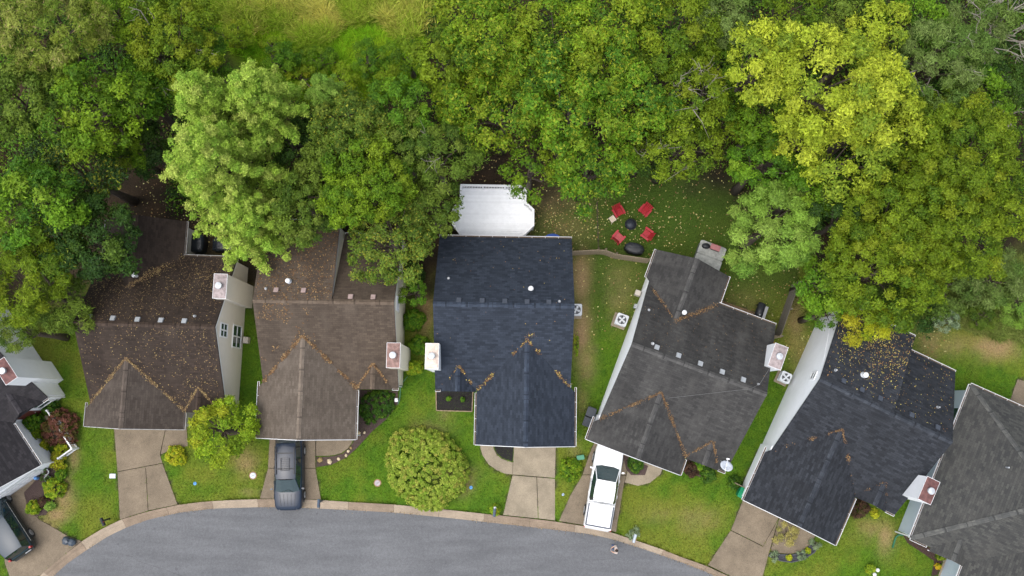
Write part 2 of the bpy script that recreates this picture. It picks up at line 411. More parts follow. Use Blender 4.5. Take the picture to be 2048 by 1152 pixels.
V[:, 0] = np.stack([bx - sa * w, by + ca * w, np.zeros(n)], 1); V[:, 1] = np.stack([bx + sa * w, by - ca * w, np.zeros(n)], 1)
V[:, 2] = np.stack([bx + ca * ln, by + sa * ln, hh], 1)
bc = bc * RNG.uniform(0.65, 1.75, (n, 1)) * (1 + RNG.normal(0, 0.1, (n, 3)))
o = fast_mesh('lawn_grass', V.reshape(-1, 3), np.arange(3 * n).reshape(n, 3), M_GRASS, np.repeat(bc, 3, axis=0), nv=3)
tag(o, 'short mown grass with dry patches on the lawns around the houses', 'grass', kind='stuff')

# tall reeds and meadow grass at the far edge
def blades(name, n, poly, h, lean, w, cols, label, cat, spread=0.35):
    pts = []
    xs = [p[0] for p in poly]; ys = [p[1] for p in poly]
    qx = RNG.uniform(min(xs), max(xs), n * 3); qy = RNG.uniform(min(ys), max(ys), n * 3)
    d = fbm(qx * 0.5, qy * 0.5, 31)
    k = inpoly(qx + (fbm(qx, qy, 4) - .5) * 2, qy + (fbm(qx, qy, 8) - .5) * 2, poly) & (RNG.random(n * 3) < np.clip((d - 0.2) * 2.2, 0.12, 1))
    qx, qy = qx[k][:n], qy[k][:n]; n = len(qx)
    hh = RNG.uniform(h[0], h[1], n) * (0.45 + 0.9 * fbm(qx * 1.6, qy * 1.6, 3)); base = fbm(qx * .35, qy * .35, 6) * 2 * math.pi * 2
    an = RNG.uniform(0, 2 * math.pi, n) if spread > .3 else base; ln = hh * RNG.uniform(lean[0], lean[1], n); ww = RNG.uniform(w[0], w[1], n)
    ca, sa = np.cos(an), np.sin(an); V = np.empty((n, 3, 3))
    V[:, 0] = np.stack([qx - sa * ww, qy + ca * ww, hh * .25], 1); V[:, 1] = np.stack([qx + sa * ww, qy - ca * ww, hh * .25], 1); V[:, 2] = np.stack([qx + ca * ln, qy + sa * ln, hh], 1)
    t = np.clip(fbm(qx * .9, qy * .9, 12) * 2.6 - .8 + RNG.normal(0, .2, n), 0, 1)[:, None]
    c = (np.array(cols[0]) * (1 - t) + np.array(cols[1]) * t) * RNG.uniform(.5, 1.5, (n, 1))
    o = fast_mesh(name, V.reshape(-1, 3), np.arange(3 * n).reshape(n, 3), M_GRASS, np.repeat(c, 3, axis=0), nv=3)
    tag(o, label, cat, kind='stuff')
blades('reed_bed', 95000, pl([(395, -60), (880, -60), (862, 60), (800, 95), (770, 45), (690, 60), (660, 95), (600, 110), (585, 60), (520, 70), (455, 45), (415, 25)]), (0.5, 1.5), (0.3, 0.8), (0.02, 0.045), ((0.28, 0.42, 0.03), (0.60, 0.56, 0.13)), 'tall straw yellow reeds at the far edge beyond the trees', 'reeds')
blades('meadow_grass', 60000, pl([(420, 20), (560, 50), (800, 80), (850, 70), (840, 150), (760, 200), (640, 200), (560, 150), (470, 90)]), (0.2, 0.9), (0.3, 1.1), (0.014, 0.035), ((0.20, 0.44, 0.015), (0.38, 0.54, 0.03)), 'lush bright green meadow grass in front of the tall reeds', 'grass', 0.5)
blades('rough_grass', 40000, pl([(1840, 545), (2100, 520), (2100, 700), (1960, 665), (1880, 655), (1850, 600)]), (0.25, 0.7), (0.5, 1.3), (0.012, 0.028), ((0.14, 0.21, 0.035), (0.26, 0.29, 0.08)), 'rough grey-green unmown grass behind the rightmost houses', 'grass', 0.4)

# asphalt with its crack line, sheet below the kerb
m, nt, b = new_mat('asphalt')
c = ramp(nt, noise(nt, 0.16, 4, 0.6), [(0.3, (0.104, 0.107, 0.113)), (0.7, (0.134, 0.137, 0.143))])
mp = node(nt, 'ShaderNodeMapping'); tc = node(nt, 'ShaderNodeTexCoord'); nt.links.new(tc.outputs['Object'], mp.inputs[0]); mp.inputs['Scale'].default_value = (0.25, 1.4, 1)
c = mixcol(nt, 1.0, c, ramp(nt, noise(nt, 1.1, 5, 0.6, vec=mp.outputs[0]), [(0.3, 0.86), (0.7, 1.12)]), 'MULTIPLY')
c = mixcol(nt, 1.0, c, ramp(nt, noise(nt, 45, 2, 0.7), [(0.3, 0.74), (0.7, 1.28)]), 'MULTIPLY')
c = mixcol(nt, 1.0, c, ramp(nt, noise(nt, 7, 4, 0.75), [(0.3, 0.86), (0.7, 1.13)]), 'MULTIPLY')
c = mixcol(nt, ramp(nt, noise(nt, 2.3, 3, 0.5), [(0.70, 0.0), (0.76, 0.45)]), c, (0.06, 0.06, 0.065))
nt.links.new(c, b.inputs['Base Color']); b.inputs['Roughness'].default_value = 0.85; b.inputs['Specular IOR Level'].default_value = 0.3
bump(nt, b, noise(nt, 60, 2), 0.006)
me = MB(); bm = bmesh.new(); vs = [bm.verts.new((q[0], q[1], -0.10)) for q in ASPHALT]; f = bm.faces.new(vs); bmesh.ops.triangulate(bm, faces=[f]); bmesh.ops.recalc_face_normals(bm, faces=bm.faces)
ms = bpy.data.meshes.new('road')
if sum(f.normal.z for f in bm.faces) < 0: bmesh.ops.reverse_faces(bm, faces=bm.faces)
bm.to_mesh(ms); bm.free(); ms.materials.append(m)
road = link(bpy.data.objects.new('road', ms)); road['kind'] = 'structure'
m2 = plain('crack_sealer', (0.07, 0.07, 0.075), 0.7)
# fine cracks in the asphalt
for seed, x0, y0, ang, L in ((2, 250, 1110, -.5, 4), (3, 1180, 1120, .2, 3)):
    rr = random.Random(seed); p = Vector(P(x0, y0, -.096)); mb = MB(); a_ = ang
    for i in range(L * 2):
        a_ += rr.uniform(-.45, .45); a_ += (ang - a_) * .3; q = p + Vector((math.cos(a_) * .5, math.sin(a_) * .5, 0)); mb.bar((p.x, p.y, -.0975), (q.x, q.y, -.0975), rr.uniform(.008, .03), .003); p = q
    mb.build('crack_seal', m2, road)
# kerb and gutter, one cast segment per joint
def resample(poly, step):
    out = [Vector(poly[0])]; acc = 0
    for a, b_ in zip(poly, poly[1:]):
        a = Vector(a); b_ = Vector(b_); L = (b_ - a).length; t = step - acc
        while t <= L: out.append(a + (b_ - a) * (t / L)); t += step
        acc = (acc + L) % step
    return out
def nearest(p, poly):
    best = None
    for a, b_ in zip(poly, poly[1:]):
        a = Vector(a); b_ = Vector(b_); d = b_ - a; t = max(0, min(1, (p - a).dot(d) / d.length_squared)); q = a + d * t
        if best is None or (q - p).length < best[0]: best = ((q - p).length, q)
    return best[1]
kp = resample(KERB_OUT, 0.75); kerb = link(bpy.data.objects.new('kerb', None)); kerb['kind'] = 'structure'
PROF = [(0.0, 0.012), (0.16, 0.015), (0.30, -0.012), (0.45, -0.075), (0.72, -0.092), (1.03, -0.088)]
for s in range(0, len(kp) - 4, 4):
    mb = MB(); vs = []; fs = []
    idx = range(s, s + 5); npf = len(PROF)
    for j, i in enumerate(idx):
        o_ = kp[i]; q = nearest(o_, KERB_IN); d = q - o_; tang = (kp[min(i + 1, len(kp) - 1)] - kp[max(i - 1, 0)]).normalized()
        sh = 0.008 if j == 0 else (-0.008 if j == 4 else 0)
        for t, zz in PROF: pnt = o_ + d * t + tang * sh; vs.append((pnt.x, pnt.y, zz))
        for t in (0.0, 1.03): pnt = o_ + d * t + tang * sh; vs.append((pnt.x, pnt.y, -0.25))
    w_ = npf + 2
    for j in range(4):
        for k in range(npf - 1): a0 = j * w_ + k; fs.append((a0, a0 + 1, a0 + 1 + w_, a0 + w_))
    for j in (0, 4): fs.append(tuple(j * w_ + k for k in range(npf)) + (j * w_ + npf + 1, j * w_ + npf))
    mb.add(vs, fs); mb.build('kerb_segment', M_KERB2 if random.random() < 0.3 else M_KERB, kerb)

# drives and front walks: separate cast slabs
def inset(poly, d):
    c = Vector((sum(p[0] for p in poly) / len(poly), sum(p[1] for p in poly) / len(poly)))
    return [tuple(Vector(p) + (c - Vector(p)).normalized() * d) for p in poly]
for slabs, mt in DRIVES:
    d = link(bpy.data.objects.new('driveway', None)); d['kind'] = 'structure'
    for q in slabs: MB().prism(inset(pl(q), 0.006), -0.12, 0.014 + random.uniform(0, 0.006)).build('slab', mt, d)
for q, mt in WALKS:
    o = MB().prism(inset(pl(q), 0.014), -0.10, 0.012).build('path', mt); o['kind'] = 'structure'
# ------------------------------------------------------------------ houses: one plan, turned and mirrored along the close
ZE, ZR, YF, YB, HW = 2.7, 6.2, -5.15, 4.8, 4.32
KF = (ZR - ZE) / -YF; KB = (ZR - ZE) / YB

def clip_band(poly, v0, v1):
    for lim, sg in ((v0, 1), (v1, -1)):
        out = []
        for i in range(len(poly)):
            a, b_ = poly[i], poly[(i + 1) % len(poly)]
            da, db = sg * (a[1] - lim), sg * (b_[1] - lim)
            if da >= 0: out.append(a)
            if (da > 0 > db) or (da < 0 < db):
                t = da / (da - db); out.append((a[0] + (b_[0] - a[0]) * t, a[1] + (b_[1] - a[1]) * t))
        poly = out
        if len(poly) < 3: return []
    return poly
def slope(house, poly, mat, name='roof_slope', thick=0.10, exposure=0.145):
    """a roof plane laid in overlapping shingle courses over a deck slab"""
    P3 = [Vector(p) for p in poly]
    n = sum(((P3[i] - P3[0]).cross(P3[i + 1] - P3[0]) for i in range(1, len(P3) - 1)), Vector()).normalized()
    if n.z < 0: P3.reverse(); n = -n
    u = Vector((0, 0, 1)).cross(n).normalized(); v = n.cross(u)
    if v.z < 0: u, v = -u, -v
    o = P3[0]; q2 = [((p - o).dot(u), (p - o).dot(v)) for p in P3]
    vmin, vmax = min(q[1] for q in q2), max(q[1] for q in q2)
    uo = o.x * 1.7 + o.y * 0.9
    V, Fc, UV = [], [], []
    k = 0; v0 = vmin
    while v0 < vmax - 1e-4:
        v1 = min(v0 + exposure, vmax); band = clip_band(q2, v0, v1)
        if band:
            base = len(V); lift = []
            for (a, b_) in band:
                h = 0.016 * (1 - (b_ - v0) / exposure)
                V.append(o + u * a + v * b_ + n * h); UV.append((a + uo, b_ - vmin + 0.0005 * k))
            Fc.append(tuple(range(base, base + len(band))))
            low = [i for i, (a, b_) in enumerate(band) if abs(b_ - v0) < 1e-5]
            if len(low) >= 2:
                a0, a1 = min(band[i][0] for i in low), max(band[i][0] for i in low); base = len(V)
                for a, h in ((a0, 0.016), (a1, 0.016), (a1, -0.012), (a0, -0.012)): V.append(o + u * a + v * v0 + n * h); UV.append((a + uo, v0 - vmin))
                Fc.append((base + 3, base + 2, base + 1, base))
        v0 = v1; k += 1
    base = len(V)
    for h in (-0.012, -thick):
        for i, p in enumerate(P3): V.append(p + n * h); UV.append(q2[i])
    m_ = len(P3); Fc.append(tuple(base + i for i in range(m_))); Fc.append(tuple(base + m_ + i for i in range(m_ - 1, -1, -1)))
    for i in range(m_): Fc.append((base + i, base + m_ + i, base + m_ + (i + 1) % m_, base + (i + 1) % m_))
    me = bpy.data.meshes.new(name); me.from_pydata([tuple(p) for p in V], [], Fc); me.materials.append(mat)
    uvl = me.uv_layers.new(name='UVMap'); vi = np.empty(len(me.loops), np.int32); me.loops.foreach_get('vertex_index', vi)
    uvl.data.foreach_set('uv', np.array(UV, np.float32)[vi].ravel())
    return link(bpy.data.objects.new(name, me), house)
def ridge_caps(house, p0, p1, mat, kl, kr, piece=0.24):
    """overlapping cap shingles; kl, kr = fall of the two roof planes (rise over run)"""
    a, b_ = Vector(p0), Vector(p1); d = (b_ - a); L = d.length; d.normalize(); s_ = Vector((-d.y, d.x, 0)).normalized()
    n = max(2, int(L / piece)); V, Fc, UV = [], [], []
    for i in range(n):
        q0 = a + d * (L * i / n); q1 = a + d * (L * (i + 1.12) / n) if i < n - 1 else b_.copy()
        j = random.uniform(-0.004, 0.004); base = len(V)
        for q, h in ((q0, 0.030), (q1, 0.055)):
            for w in (-0.15, 0.0, 0.15): V.append(q + s_ * w + Vector((0, 0, h + j - abs(w) * (kl if w > 0 else kr)))); UV.append((i * 0.37 + w, i * 0.81 + h))
        Fc += [(base, base + 1, base + 4, base + 3), (base + 1, base + 2, base + 5, base + 4)]
        base = len(V)
        for w in (-0.15, 0.0, 0.15):
            for dz in (0.055, 0.0): V.append(q1 + s_ * w + Vector((0, 0, dz + j - abs(w) * (kl if w > 0 else kr)))); UV.append((i * .37 + w, i * .81))
        Fc += [(base, base + 2, base + 3, base + 1), (base + 2, base + 4, base + 5, base + 3)]
    me = bpy.data.meshes.new('ridge_cap'); me.from_pydata([tuple(p) for p in V], [], Fc); me.materials.append(CAPM.get(mat.name, mat))
    uvl = me.uv_layers.new(name='UVMap'); vi = np.empty(len(me.loops), np.int32); me.loops.foreach_get('vertex_index', vi)
    uvl.data.foreach_set('uv', np.array(UV, np.float32)[vi].ravel())
    o = link(bpy.data.objects.new('ridge_cap', me), house); o['kind'] = 'stuff'; return o
def gutter(house, p0, p1, out, mat=None):
    """U-shaped eaves gutter from p0 to p1, 'out' = unit vector away from the wall"""
    a, b_, o_ = Vector(p0), Vector(p1), Vector(out)
    mb = MB()
    for off, w, h, dz in ((0.005, 0.012, 0.12, -0.06), (0.122, 0.02, 0.12, -0.05), (0.062, 0.115, 0.015, -0.115)):
        mb.bar(a + o_ * off + Vector((0, 0, dz)), b_ + o_ * off + Vector((0, 0, dz)), w, h)
    d = (b_ - a).normalized()
    for q in (a, b_): mb.bar(q + o_ * 0.062 + Vector((0, 0, -.06)) - d * .006, q + o_ * 0.062 + Vector((0, 0, -.06)) + d * .006, 0.12, 0.11)
    k = int((b_ - a).length / 0.8)
    for i in range(1, k): q = a + (b_ - a) * (i / k); mb.bar(q + o_ * 0.0, q + o_ * 0.13, 0.02, 0.012)
    g = mb.build('gutter', mat or M_WHITE, house)
    MB().bar(a + o_ * 0.062 + Vector((0, 0, -.085)), b_ + o_ * 0.062 + Vector((0, 0, -.085)), 0.094, 0.03).build('trough', M_TROUGH, g)
    return g
def rake(house, p0, p1, out, mat=None):
    a, b_, o_ = Vector(p0), Vector(p1), Vector(out)
    if mat is None: return MB().bar(a - o_ * 0.022 + Vector((0, 0, -.215)), b_ - o_ * 0.022 + Vector((0, 0, -.215)), 0.034, 0.17).build('rake_board', M_WHITE, house)
    return MB().bar(a + o_ * 0.018 + Vector((0, 0, -.075)), b_ + o_ * 0.018 + Vector((0, 0, -.075)), 0.034, 0.19).build('rake_board', mat or M_WHITE, house)
def window(house, c, nrm, w, h, mul=1, name='window'):
    """c centre on the wall face, nrm horizontal unit normal; frame proud of the wall with recessed pane"""
    c = Vector(c); n_ = Vector(nrm); t = Vector((-n_.y, n_.x, 0)); mb = MB()
    for s_ in (-1, 1): mb.bar(c + t * s_ * w / 2 + n_ * .02 - Vector((0, 0, h / 2 + .04)), c + t * s_ * w / 2 + n_ * .02 + Vector((0, 0, h / 2 + .04)), 0.08, 0.07, up=n_)
    for s_ in (-1, 1): mb.bar(c - t * (w / 2 - .04) + n_ * .02 + Vector((0, 0, s_ * h / 2)), c + t * (w / 2 - .04) + n_ * .02 + Vector((0, 0, s_ * h / 2)), 0.07, 0.08)
    mb.bar(c - t * (w / 2 - .04) + n_ * .015, c + t * (w / 2 - .04) + n_ * .015, 0.05, 0.05)
    for i in range(1, mul): q = c + t * (w * (i / mul - .5)); mb.bar(q + n_ * .016 - Vector((0, 0, h / 2 - .04)), q + n_ * .016 + Vector((0, 0, h / 2 - .04)), 0.08, 0.055, up=n_)
    f = mb.build(name, M_WHITE, house)
    for i in range(mul):
        for j in (-1, 1):
            q = c + t * (w * ((i + .5) / mul - .5)) + Vector((0, 0, j * h / 4)) + n_ * .004
            MB().bar(q - t * (w / mul / 2 - .045), q + t * (w / mul / 2 - .045), 0.008, h / 2 - .07).build('pane', M_GLASS, f)
    return f

def house(O, ang, m, gf, rear, mats, label, chim_y, cap_mat, vents, pipes, wing=None, porch=2.78, step_x=0.5, windows=(), vent_mat=None, gutter_mat=None, no_chim=False, groof=None):
    roof, wallm = mats; groof = groof or roof; a = math.radians(ang)
    H = thing('house', (O[0], O[1], 0), a, label, 'house', 'houses along the close')
    X = lambda x: m * x
    # --- walls: gabled main block, garage block, rear block
    zw = lambda y: (ZR + KF * y if y < 0 else ZR - KB * y) - 0.12
    MB().extrude([(-4.9, 0), (4.55, 0), (4.55, zw(4.55)), (0, ZR - 0.13), (-4.9, zw(-4.9))], 'x', -4.27, 4.27).build('wall', wallm, H)
    gl, gr = -4.6, 1.65; gc, gh = (gl + gr) / 2, (gr - gl) / 2; zA = ZE + gh * KF; yA = -(ZR - zA) / KF
    gw = gh - 0.24
    MB().extrude([(X(gc - gw), 0), (X(gc + gw), 0), (X(gc + gw), ZE + .24 * KF - .12), (X(gc), zA - .13), (X(gc - gw), ZE + .24 * KF - .12)], 'y', gf + 0.22, -4.6).build('garage_wall', wallm, H)
    # garage door with raised panels, window in the gable, front door
    gd = MB().box((X(gc), gf + 0.205, 1.10), (4.4, 0.05, 2.18)).build('garage_door', M_WHITE, H)
    for r in range(4):
        for c_ in range(6): MB().box((X(gc) + (c_ - 2.5) * 0.72, gf + 0.174, 0.30 + r * 0.54), (0.60, 0.02, 0.40)).build('panel', M_WHITE, gd)
    dr = MB().box((X(2.1), -4.925, 1.05), (0.92, 0.05, 2.1)).build('door', plain('front_door', (0.12, 0.03, 0.025), 0.5), H)
    MB().box((X(2.1) + .36, -4.97, 1.0), (0.06, 0.05, 0.06)).build('handle', M_METAL, dr)
    window(H, (X(3.3), -4.9, 1.45), (0, -1, 0), 0.9, 1.3)
    # --- main roof
    slope(H, [(-HW, 0, ZR), (HW, 0, ZR), (HW, YF, ZE), (-HW, YF, ZE)], roof)
    gm = gutter_mat or M_WHITE
    for s_ in (-1, 1): rake(H, (s_ * HW, 0, ZR), (s_ * HW, YF, ZE), (s_, 0, 0))
    if rear == 'shed':
        zs, ys = 4.42, 5.3; ks = (ZR - zs) / ys
        xa, xb = sorted((X(-HW), X(step_x)))
        slope(H, [(xa, 0, ZR), (xb, 0, ZR), (xb, ys, zs), (xa, ys, zs)], roof)
        xc, xd = sorted((X(step_x), X(HW)))
        slope(H, [(xc, 0, ZR - .01), (xd, 0, ZR), (xd, YB, ZE), (xc, YB, ZE)], roof)
        MB().extrude([(0.3, 2.2), (ys - .25, 0.0), (ys - .25, zs + ks * .25 - .12), (0.3, ZR - ks * .3 - .12)], 'x', X(-4.25), X(step_x - 0.12)).build('rear_wall', wallm, H)
        rake(H, (X(step_x), 0.05, ZR), (X(step_x), ys, zs), (m, 0, 0)); rake(H, (X(-HW), 0, ZR), (X(-HW), ys, zs), (-m, 0, 0)); rake(H, (X(HW), 0, ZR), (X(HW), YB, ZE), (m, 0, 0))
        gutter(H, (xa, ys, zs), (xb, ys, zs), (0, 1, 0), gm); gutter(H, (xc + .02, YB, ZE), (xd, YB, ZE), (0, 1, 0), gm)
        window(H, (X(-2), ys - .25, 1.6), (0, 1, 0), 1.8, 1.3, 2)
    else:
        slope(H, [(-HW, 0, ZR), (HW, 0, ZR), (HW, YB, ZE), (-HW, YB, ZE)], roof)
        for s_ in (-1, 1): rake(H, (s_ * HW, 0, ZR), (s_ * HW, YB, ZE), (s_, 0, 0))
        if rear == 'wing':
            wl, wr, yw = wing; wc, wh = (wl + wr) / 2, (wr - wl) / 2; kw = 0.69; zW = ZE + wh * kw; ya = (ZR - zW) / KB
            for xe in (wl, wr): slope(H, [(X(wc), ya, zW), (X(wc), yw, zW), (X(xe), yw, ZE), (X(xe), YB, ZE)], roof)
            ww = wh - .22
            MB().extrude([(X(wc - ww), 0), (X(wc + ww), 0), (X(wc + ww), ZE + .22 * kw - .12), (X(wc), zW - .13), (X(wc - ww), ZE + .22 * kw - .12)], 'y', 4.2, yw - .22).build('rear_wall', wallm, H)
            for xe in (wl, wr): rake(H, (X(wc), yw, zW), (X(xe), yw, ZE), (0, 1, 0))
            gutter(H, (X(wl), YB, ZE), (X(wl), yw, ZE), (-m, 0, 0), gm); gutter(H, (X(wr), YB + .14, ZE), (X(wr), yw, ZE), (m, 0, 0), gm)
            gutter(H, (X(wr + .01), YB, ZE), (X(HW), YB, ZE), (0, 1, 0), gm)
            ridge_caps(H, (X(wc), ya - .05, zW), (X(wc), yw, zW), roof, kw, kw)
            window(H, (X(wc), yw - .22, 1.5), (0, 1, 0), 1.8, 1.3, 2)
        else:
            gutter(H, (-HW, YB, ZE), (HW, YB, ZE), (0, 1, 0), gm)
            window(H, (X(2.5), 4.55, 1.5), (0, 1, 0), 1.6, 1.3, 2)
            MB().box((X(-0.8) , 4.57, 1.8), (1.8, 0.06, 2.1)).build('patio_door', M_GLASS, H)
    ridge_caps(H, (-HW, 0, ZR), (HW, 0, ZR), roof, KB, KF)
    # --- garage gable
    for xe in (gl, gr): slope(H, [(X(gc), yA, zA), (X(gc), gf, zA), (X(xe), gf, ZE), (X(xe), YF, ZE)], groof)
    for xe in (gl, gr): rake(H, (X(gc), gf, zA), (X(xe), gf, ZE), (0, -1, 0), gm)
    gutter(H, (X(gl), YF + .3, ZE), (X(gl), gf, ZE), (-m, 0, 0), gm); gutter(H, (X(gr), YF - .16, ZE), (X(gr), gf, ZE), (m, 0, 0), gm)
    ridge_caps(H, (X(gc), yA + .05, zA), (X(gc), gf, zA), groof, KF, KF)
    # --- porch gable and the short eaves beside it
    ph = 1.12; yP = -3.65; zP = ZR + KF * yP
    for s_ in (-1, 1): slope(H, [(X(porch), yP, zP), (X(porch), YF - .1, zP), (X(porch + s_ * ph), YF - .1, ZE), (X(porch + s_ * ph), YF, ZE)], roof)
    ridge_caps(H, (X(porch), yP + .03, zP), (X(porch), YF - .1, zP), roof, .9, .9, 0.2)
    gutter(H, (X(porch + ph + .02), YF, ZE), (X(HW), YF, ZE), (0, -1, 0), gm)
    # --- chimney chase with metal cap and flue
    if not no_chim:
        y0, y1 = chim_y; xc_, yc_ = X(4.32), (y0 + y1) / 2; zt = 5.75
        ch = MB().box((xc_, yc_, zt / 2), (0.80, y1 - y0, zt)).build('chimney', wallm, H)
        MB().box((xc_, yc_, zt + .03), (0.84, y1 - y0 + .04, 0.06)).build('trim', M_WHITE, ch)
        cb = MB(); hw_, hl = .40, (y1 - y0) / 2
        cb.add([(xc_ - hw_, yc_ - hl, zt + .062), (xc_ + hw_, yc_ - hl, zt + .062), (xc_ + hw_, yc_ + hl, zt + .062), (xc_ - hw_, yc_ + hl, zt + .062), (xc_ - .14, yc_ - .14, zt + .13), (xc_ + .14, yc_ - .14, zt + .13), (xc_ + .14, yc_ + .14, zt + .13), (xc_ - .14, yc_ + .14, zt + .13)],
               [(0, 1, 5, 4), (1, 2, 6, 5), (2, 3, 7, 6), (3, 0, 4, 7), (4, 5, 6, 7)])
        cb.build('chimney_cap', cap_mat, ch)
        MB().lathe([(.15, 0), (.15, .2), (.21, .2), (.22, .26), (.2, .31), (.02, .33)], 20, (xc_, yc_, zt + .12)).build('flue', M_GALV, ch)
    # --- roof vents and pipes
    def roof_z(x_, y_):
        if rear == 'shed' and y_ > 0 and (x_ * m) < step_x: return ZR - (ZR - 4.42) / 5.3 * y_
        return ZR + KF * y_ if y_ < 0 else ZR - KB * y_
    vm = vent_mat or M_GALV
    for x_, y_ in vents:
        z_ = roof_z(X(x_), y_); k_ = -KB if y_ > 0 else KF
        mb = MB(); q = .15
        for sx, sy in ((-q, -q), (q, -q), (q, q), (-q, q)): mb.v.append((X(x_) + sx, y_ + sy, z_ + k_ * sy + .01))
        for sx, sy in ((-q, -q), (q, -q), (q, q), (-q, q)): mb.v.append((X(x_) + sx * .95, y_ + sy, z_ + k_ * sy * .75 + .15))
        mb.f += [(4, 5, 6, 7), (0, 1, 5, 4), (1, 2, 6, 5), (2, 3, 7, 6), (3, 0, 4, 7)]
        mb.build('roof_vent', vm, H, bev=0.012)
    for x_, y_, r, h in pipes:
        z_ = roof_z(X(x_), y_)
        pm = MB().lathe([(r, -.1), (r, h), (r * .7, h), (r * .7, h - .05)], 14, (X(x_), y_, z_)).build('pipe', M_WHITE if r > .09 else M_GALV, H)
        if r > .09: MB().lathe([(r * 1.0, 0), (r * 1.45, .02), (r * 1.5, .1), (r * .9, .16), (.01, .18)], 16, (X(x_), y_, z_ + h)).build('pipe_hood', M_WHITE, pm)
        MB().lathe([(r * 2.1, -.08), (r * 1.7, .06), (r * 1.1, .1)], 14, (X(x_), y_, z_)).build('flashing', M_GALV, pm)
    for c_, n_, w_, h_, mu in windows: window(H, (X(c_[0]), c_[1], c_[2]), (n_[0] * m, n_[1], 0), w_, h_, mu)
    # --- downspouts at the front corners
    for x_, y_ in ((X(4.2), -5.0), (X(gr - .1), gf + .2)):
        MB().bar((x_, y_, 0.05), (x_, y_, 2.55), .07, .06).build('downspout', M_WHITE, H)
    H['roofs'] = 1; del H['roofs']
    return H

R_BROWN = shingle('shingle_dark_brown', (0.0235, 0.0157, 0.0117), (0.0463, 0.0321, 0.0242), (0.0166, 0.0112, 0.0083), 0.7, pale=(0.0682, 0.0506, 0.0392))
R_TAUPE = shingle('shingle_taupe', (0.0598, 0.0439, 0.0317), (0.0978, 0.0741, 0.0545), (0.0380, 0.0278, 0.0206), 0.75, pale=(0.1266, 0.0994, 0.0768))
R_NAVY = shingle('shingle_slate_blue', (0.0138, 0.0191, 0.0291), (0.0319, 0.0415, 0.0598), (0.0168, 0.0228, 0.0334), 0.4)
R_CHAR = shingle('shingle_charcoal', (0.0326, 0.0319, 0.0313), (0.0626, 0.0612, 0.0585), (0.0204, 0.0198, 0.0198), 0.8, pale=(0.1054, 0.1020, 0.0952))
R_DBLUE = shingle('shingle_dark_slate', (0.0131, 0.0155, 0.0201), (0.0349, 0.0393, 0.0479), (0.0122, 0.0131, 0.0152), 0.6)
R_GREY = shingle('shingle_weathered_grey', (0.0347, 0.0361, 0.0361), (0.0764, 0.0764, 0.0695), (0.0324, 0.0324, 0.0315), 0.5, pale=(0.0787, 0.0764, 0.0695))
R_BLACK = shingle('shingle_black', (0.0177, 0.0163, 0.0190), (0.0374, 0.0340, 0.0374), (0.0136, 0.0129, 0.0136), 0.5)
R_BROWN2 = shingle('shingle_brown_bleached', (0.0469, 0.0365, 0.0294), (0.0801, 0.0638, 0.0520), (0.0293, 0.0219, 0.0173), 0.5, pale=(0.1172, 0.0957, 0.0798))
R_TAUPE2 = shingle('shingle_taupe_bleached', (0.0857, 0.0683, 0.0531), (0.1311, 0.1070, 0.0844), (0.0568, 0.0436, 0.0335), 0.6, pale=(0.1573, 0.1300, 0.1055))
def siding(name, col):
    m, nt, b = new_mat(name)
    w_ = node(nt, 'ShaderNodeTexWave'); w_.wave_type = 'BANDS'; w_.bands_direction = 'Z'; w_.wave_profile = 'SAW'; w_.inputs['Scale'].default_value = 1.55
    tc = node(nt, 'ShaderNodeTexCoord'); nt.links.new(tc.outputs['Object'], w_.inputs['Vector'])
    n_ = noise(nt, 1.3, 5, 0.7)
    c = ramp(nt, n_, [(0.3, tuple(x * .93 for x in col)), (0.7, col)])
    nt.links.new(c, b.inputs['Base Color']); b.inputs['Roughness'].default_value = 0.55; b.inputs['Specular IOR Level'].default_value = 0.3
    bump(nt, b, w_.outputs[1], 0.02, 0.6, True)
    return m
W_BEIGE, W_CREAM, W_WHITE, W_BLUE = siding('siding_beige', (0.68, 0.64, 0.57)), siding('siding_cream', (0.70, 0.655, 0.53)), siding('siding_white', (0.90, 0.92, 0.94)), siding('siding_pale_blue', (0.52, 0.60, 0.66))
C_RUST = plain('cap_rusty', (0.22, 0.135, 0.115), 0.6, 0.2, var=0.45, scale=5)
C_MAUVE = plain('cap_mauve', (0.30, 0.25, 0.245), 0.6, 0.2, var=0.35, scale=5)
C_WHITE = plain('cap_stained_white', (0.62, 0.50, 0.42), 0.6, 0.1, var=0.3, scale=4)
C_MAROON = plain('cap_maroon', (0.125, 0.055, 0.05), 0.6, 0.2, var=0.4, scale=5)
V_PINK = plain('vent_weathered_pink', (0.36, 0.27, 0.25), 0.6, var=0.2)
V_DARK = plain('vent_dark', (0.055, 0.065, 0.085), 0.6, var=0.2)
V5 = [(-2.8, .38), (-1.4, .38), (0, .38), (1.4, .38), (2.75, .38)]
H0 = house((-36.2, 2.1), 36, 1, -8.5, 'shed', (R_BLACK, W_WHITE), 'white sided house with near black roof at the left frame edge', (-3.95, -2.45), C_MAROON, [], [])
H1 = house((-22.37, 4.85), -1.9, 1, -6.35, 'wing', (R_BROWN, W_BEIGE), 'house with leaf strewn dark brown roof and beige gable wall', (1.8, 3.3), C_MAUVE, [(-3.5, .4), (-2.0, .35), (-.48, .32), (.95, .32), (2.38, .32)], [(-3.75, .6, .05, .25), (2.9, .65, .05, .25), (-1.5, 3.2, .10, .75)], wing=(-4.4, .82, 7.1),
           groof=R_BROWN2, windows=[((4.27, -.05, 4.3), (1, 0), .85, 1.35, 2), ((4.27, -.25, 1.5), (1, 0), 1.45, 1.85, 2)], gutter_mat=plain('gutter_dull', (0.42, 0.42, 0.41), 0.6, var=0.3, scale=3))
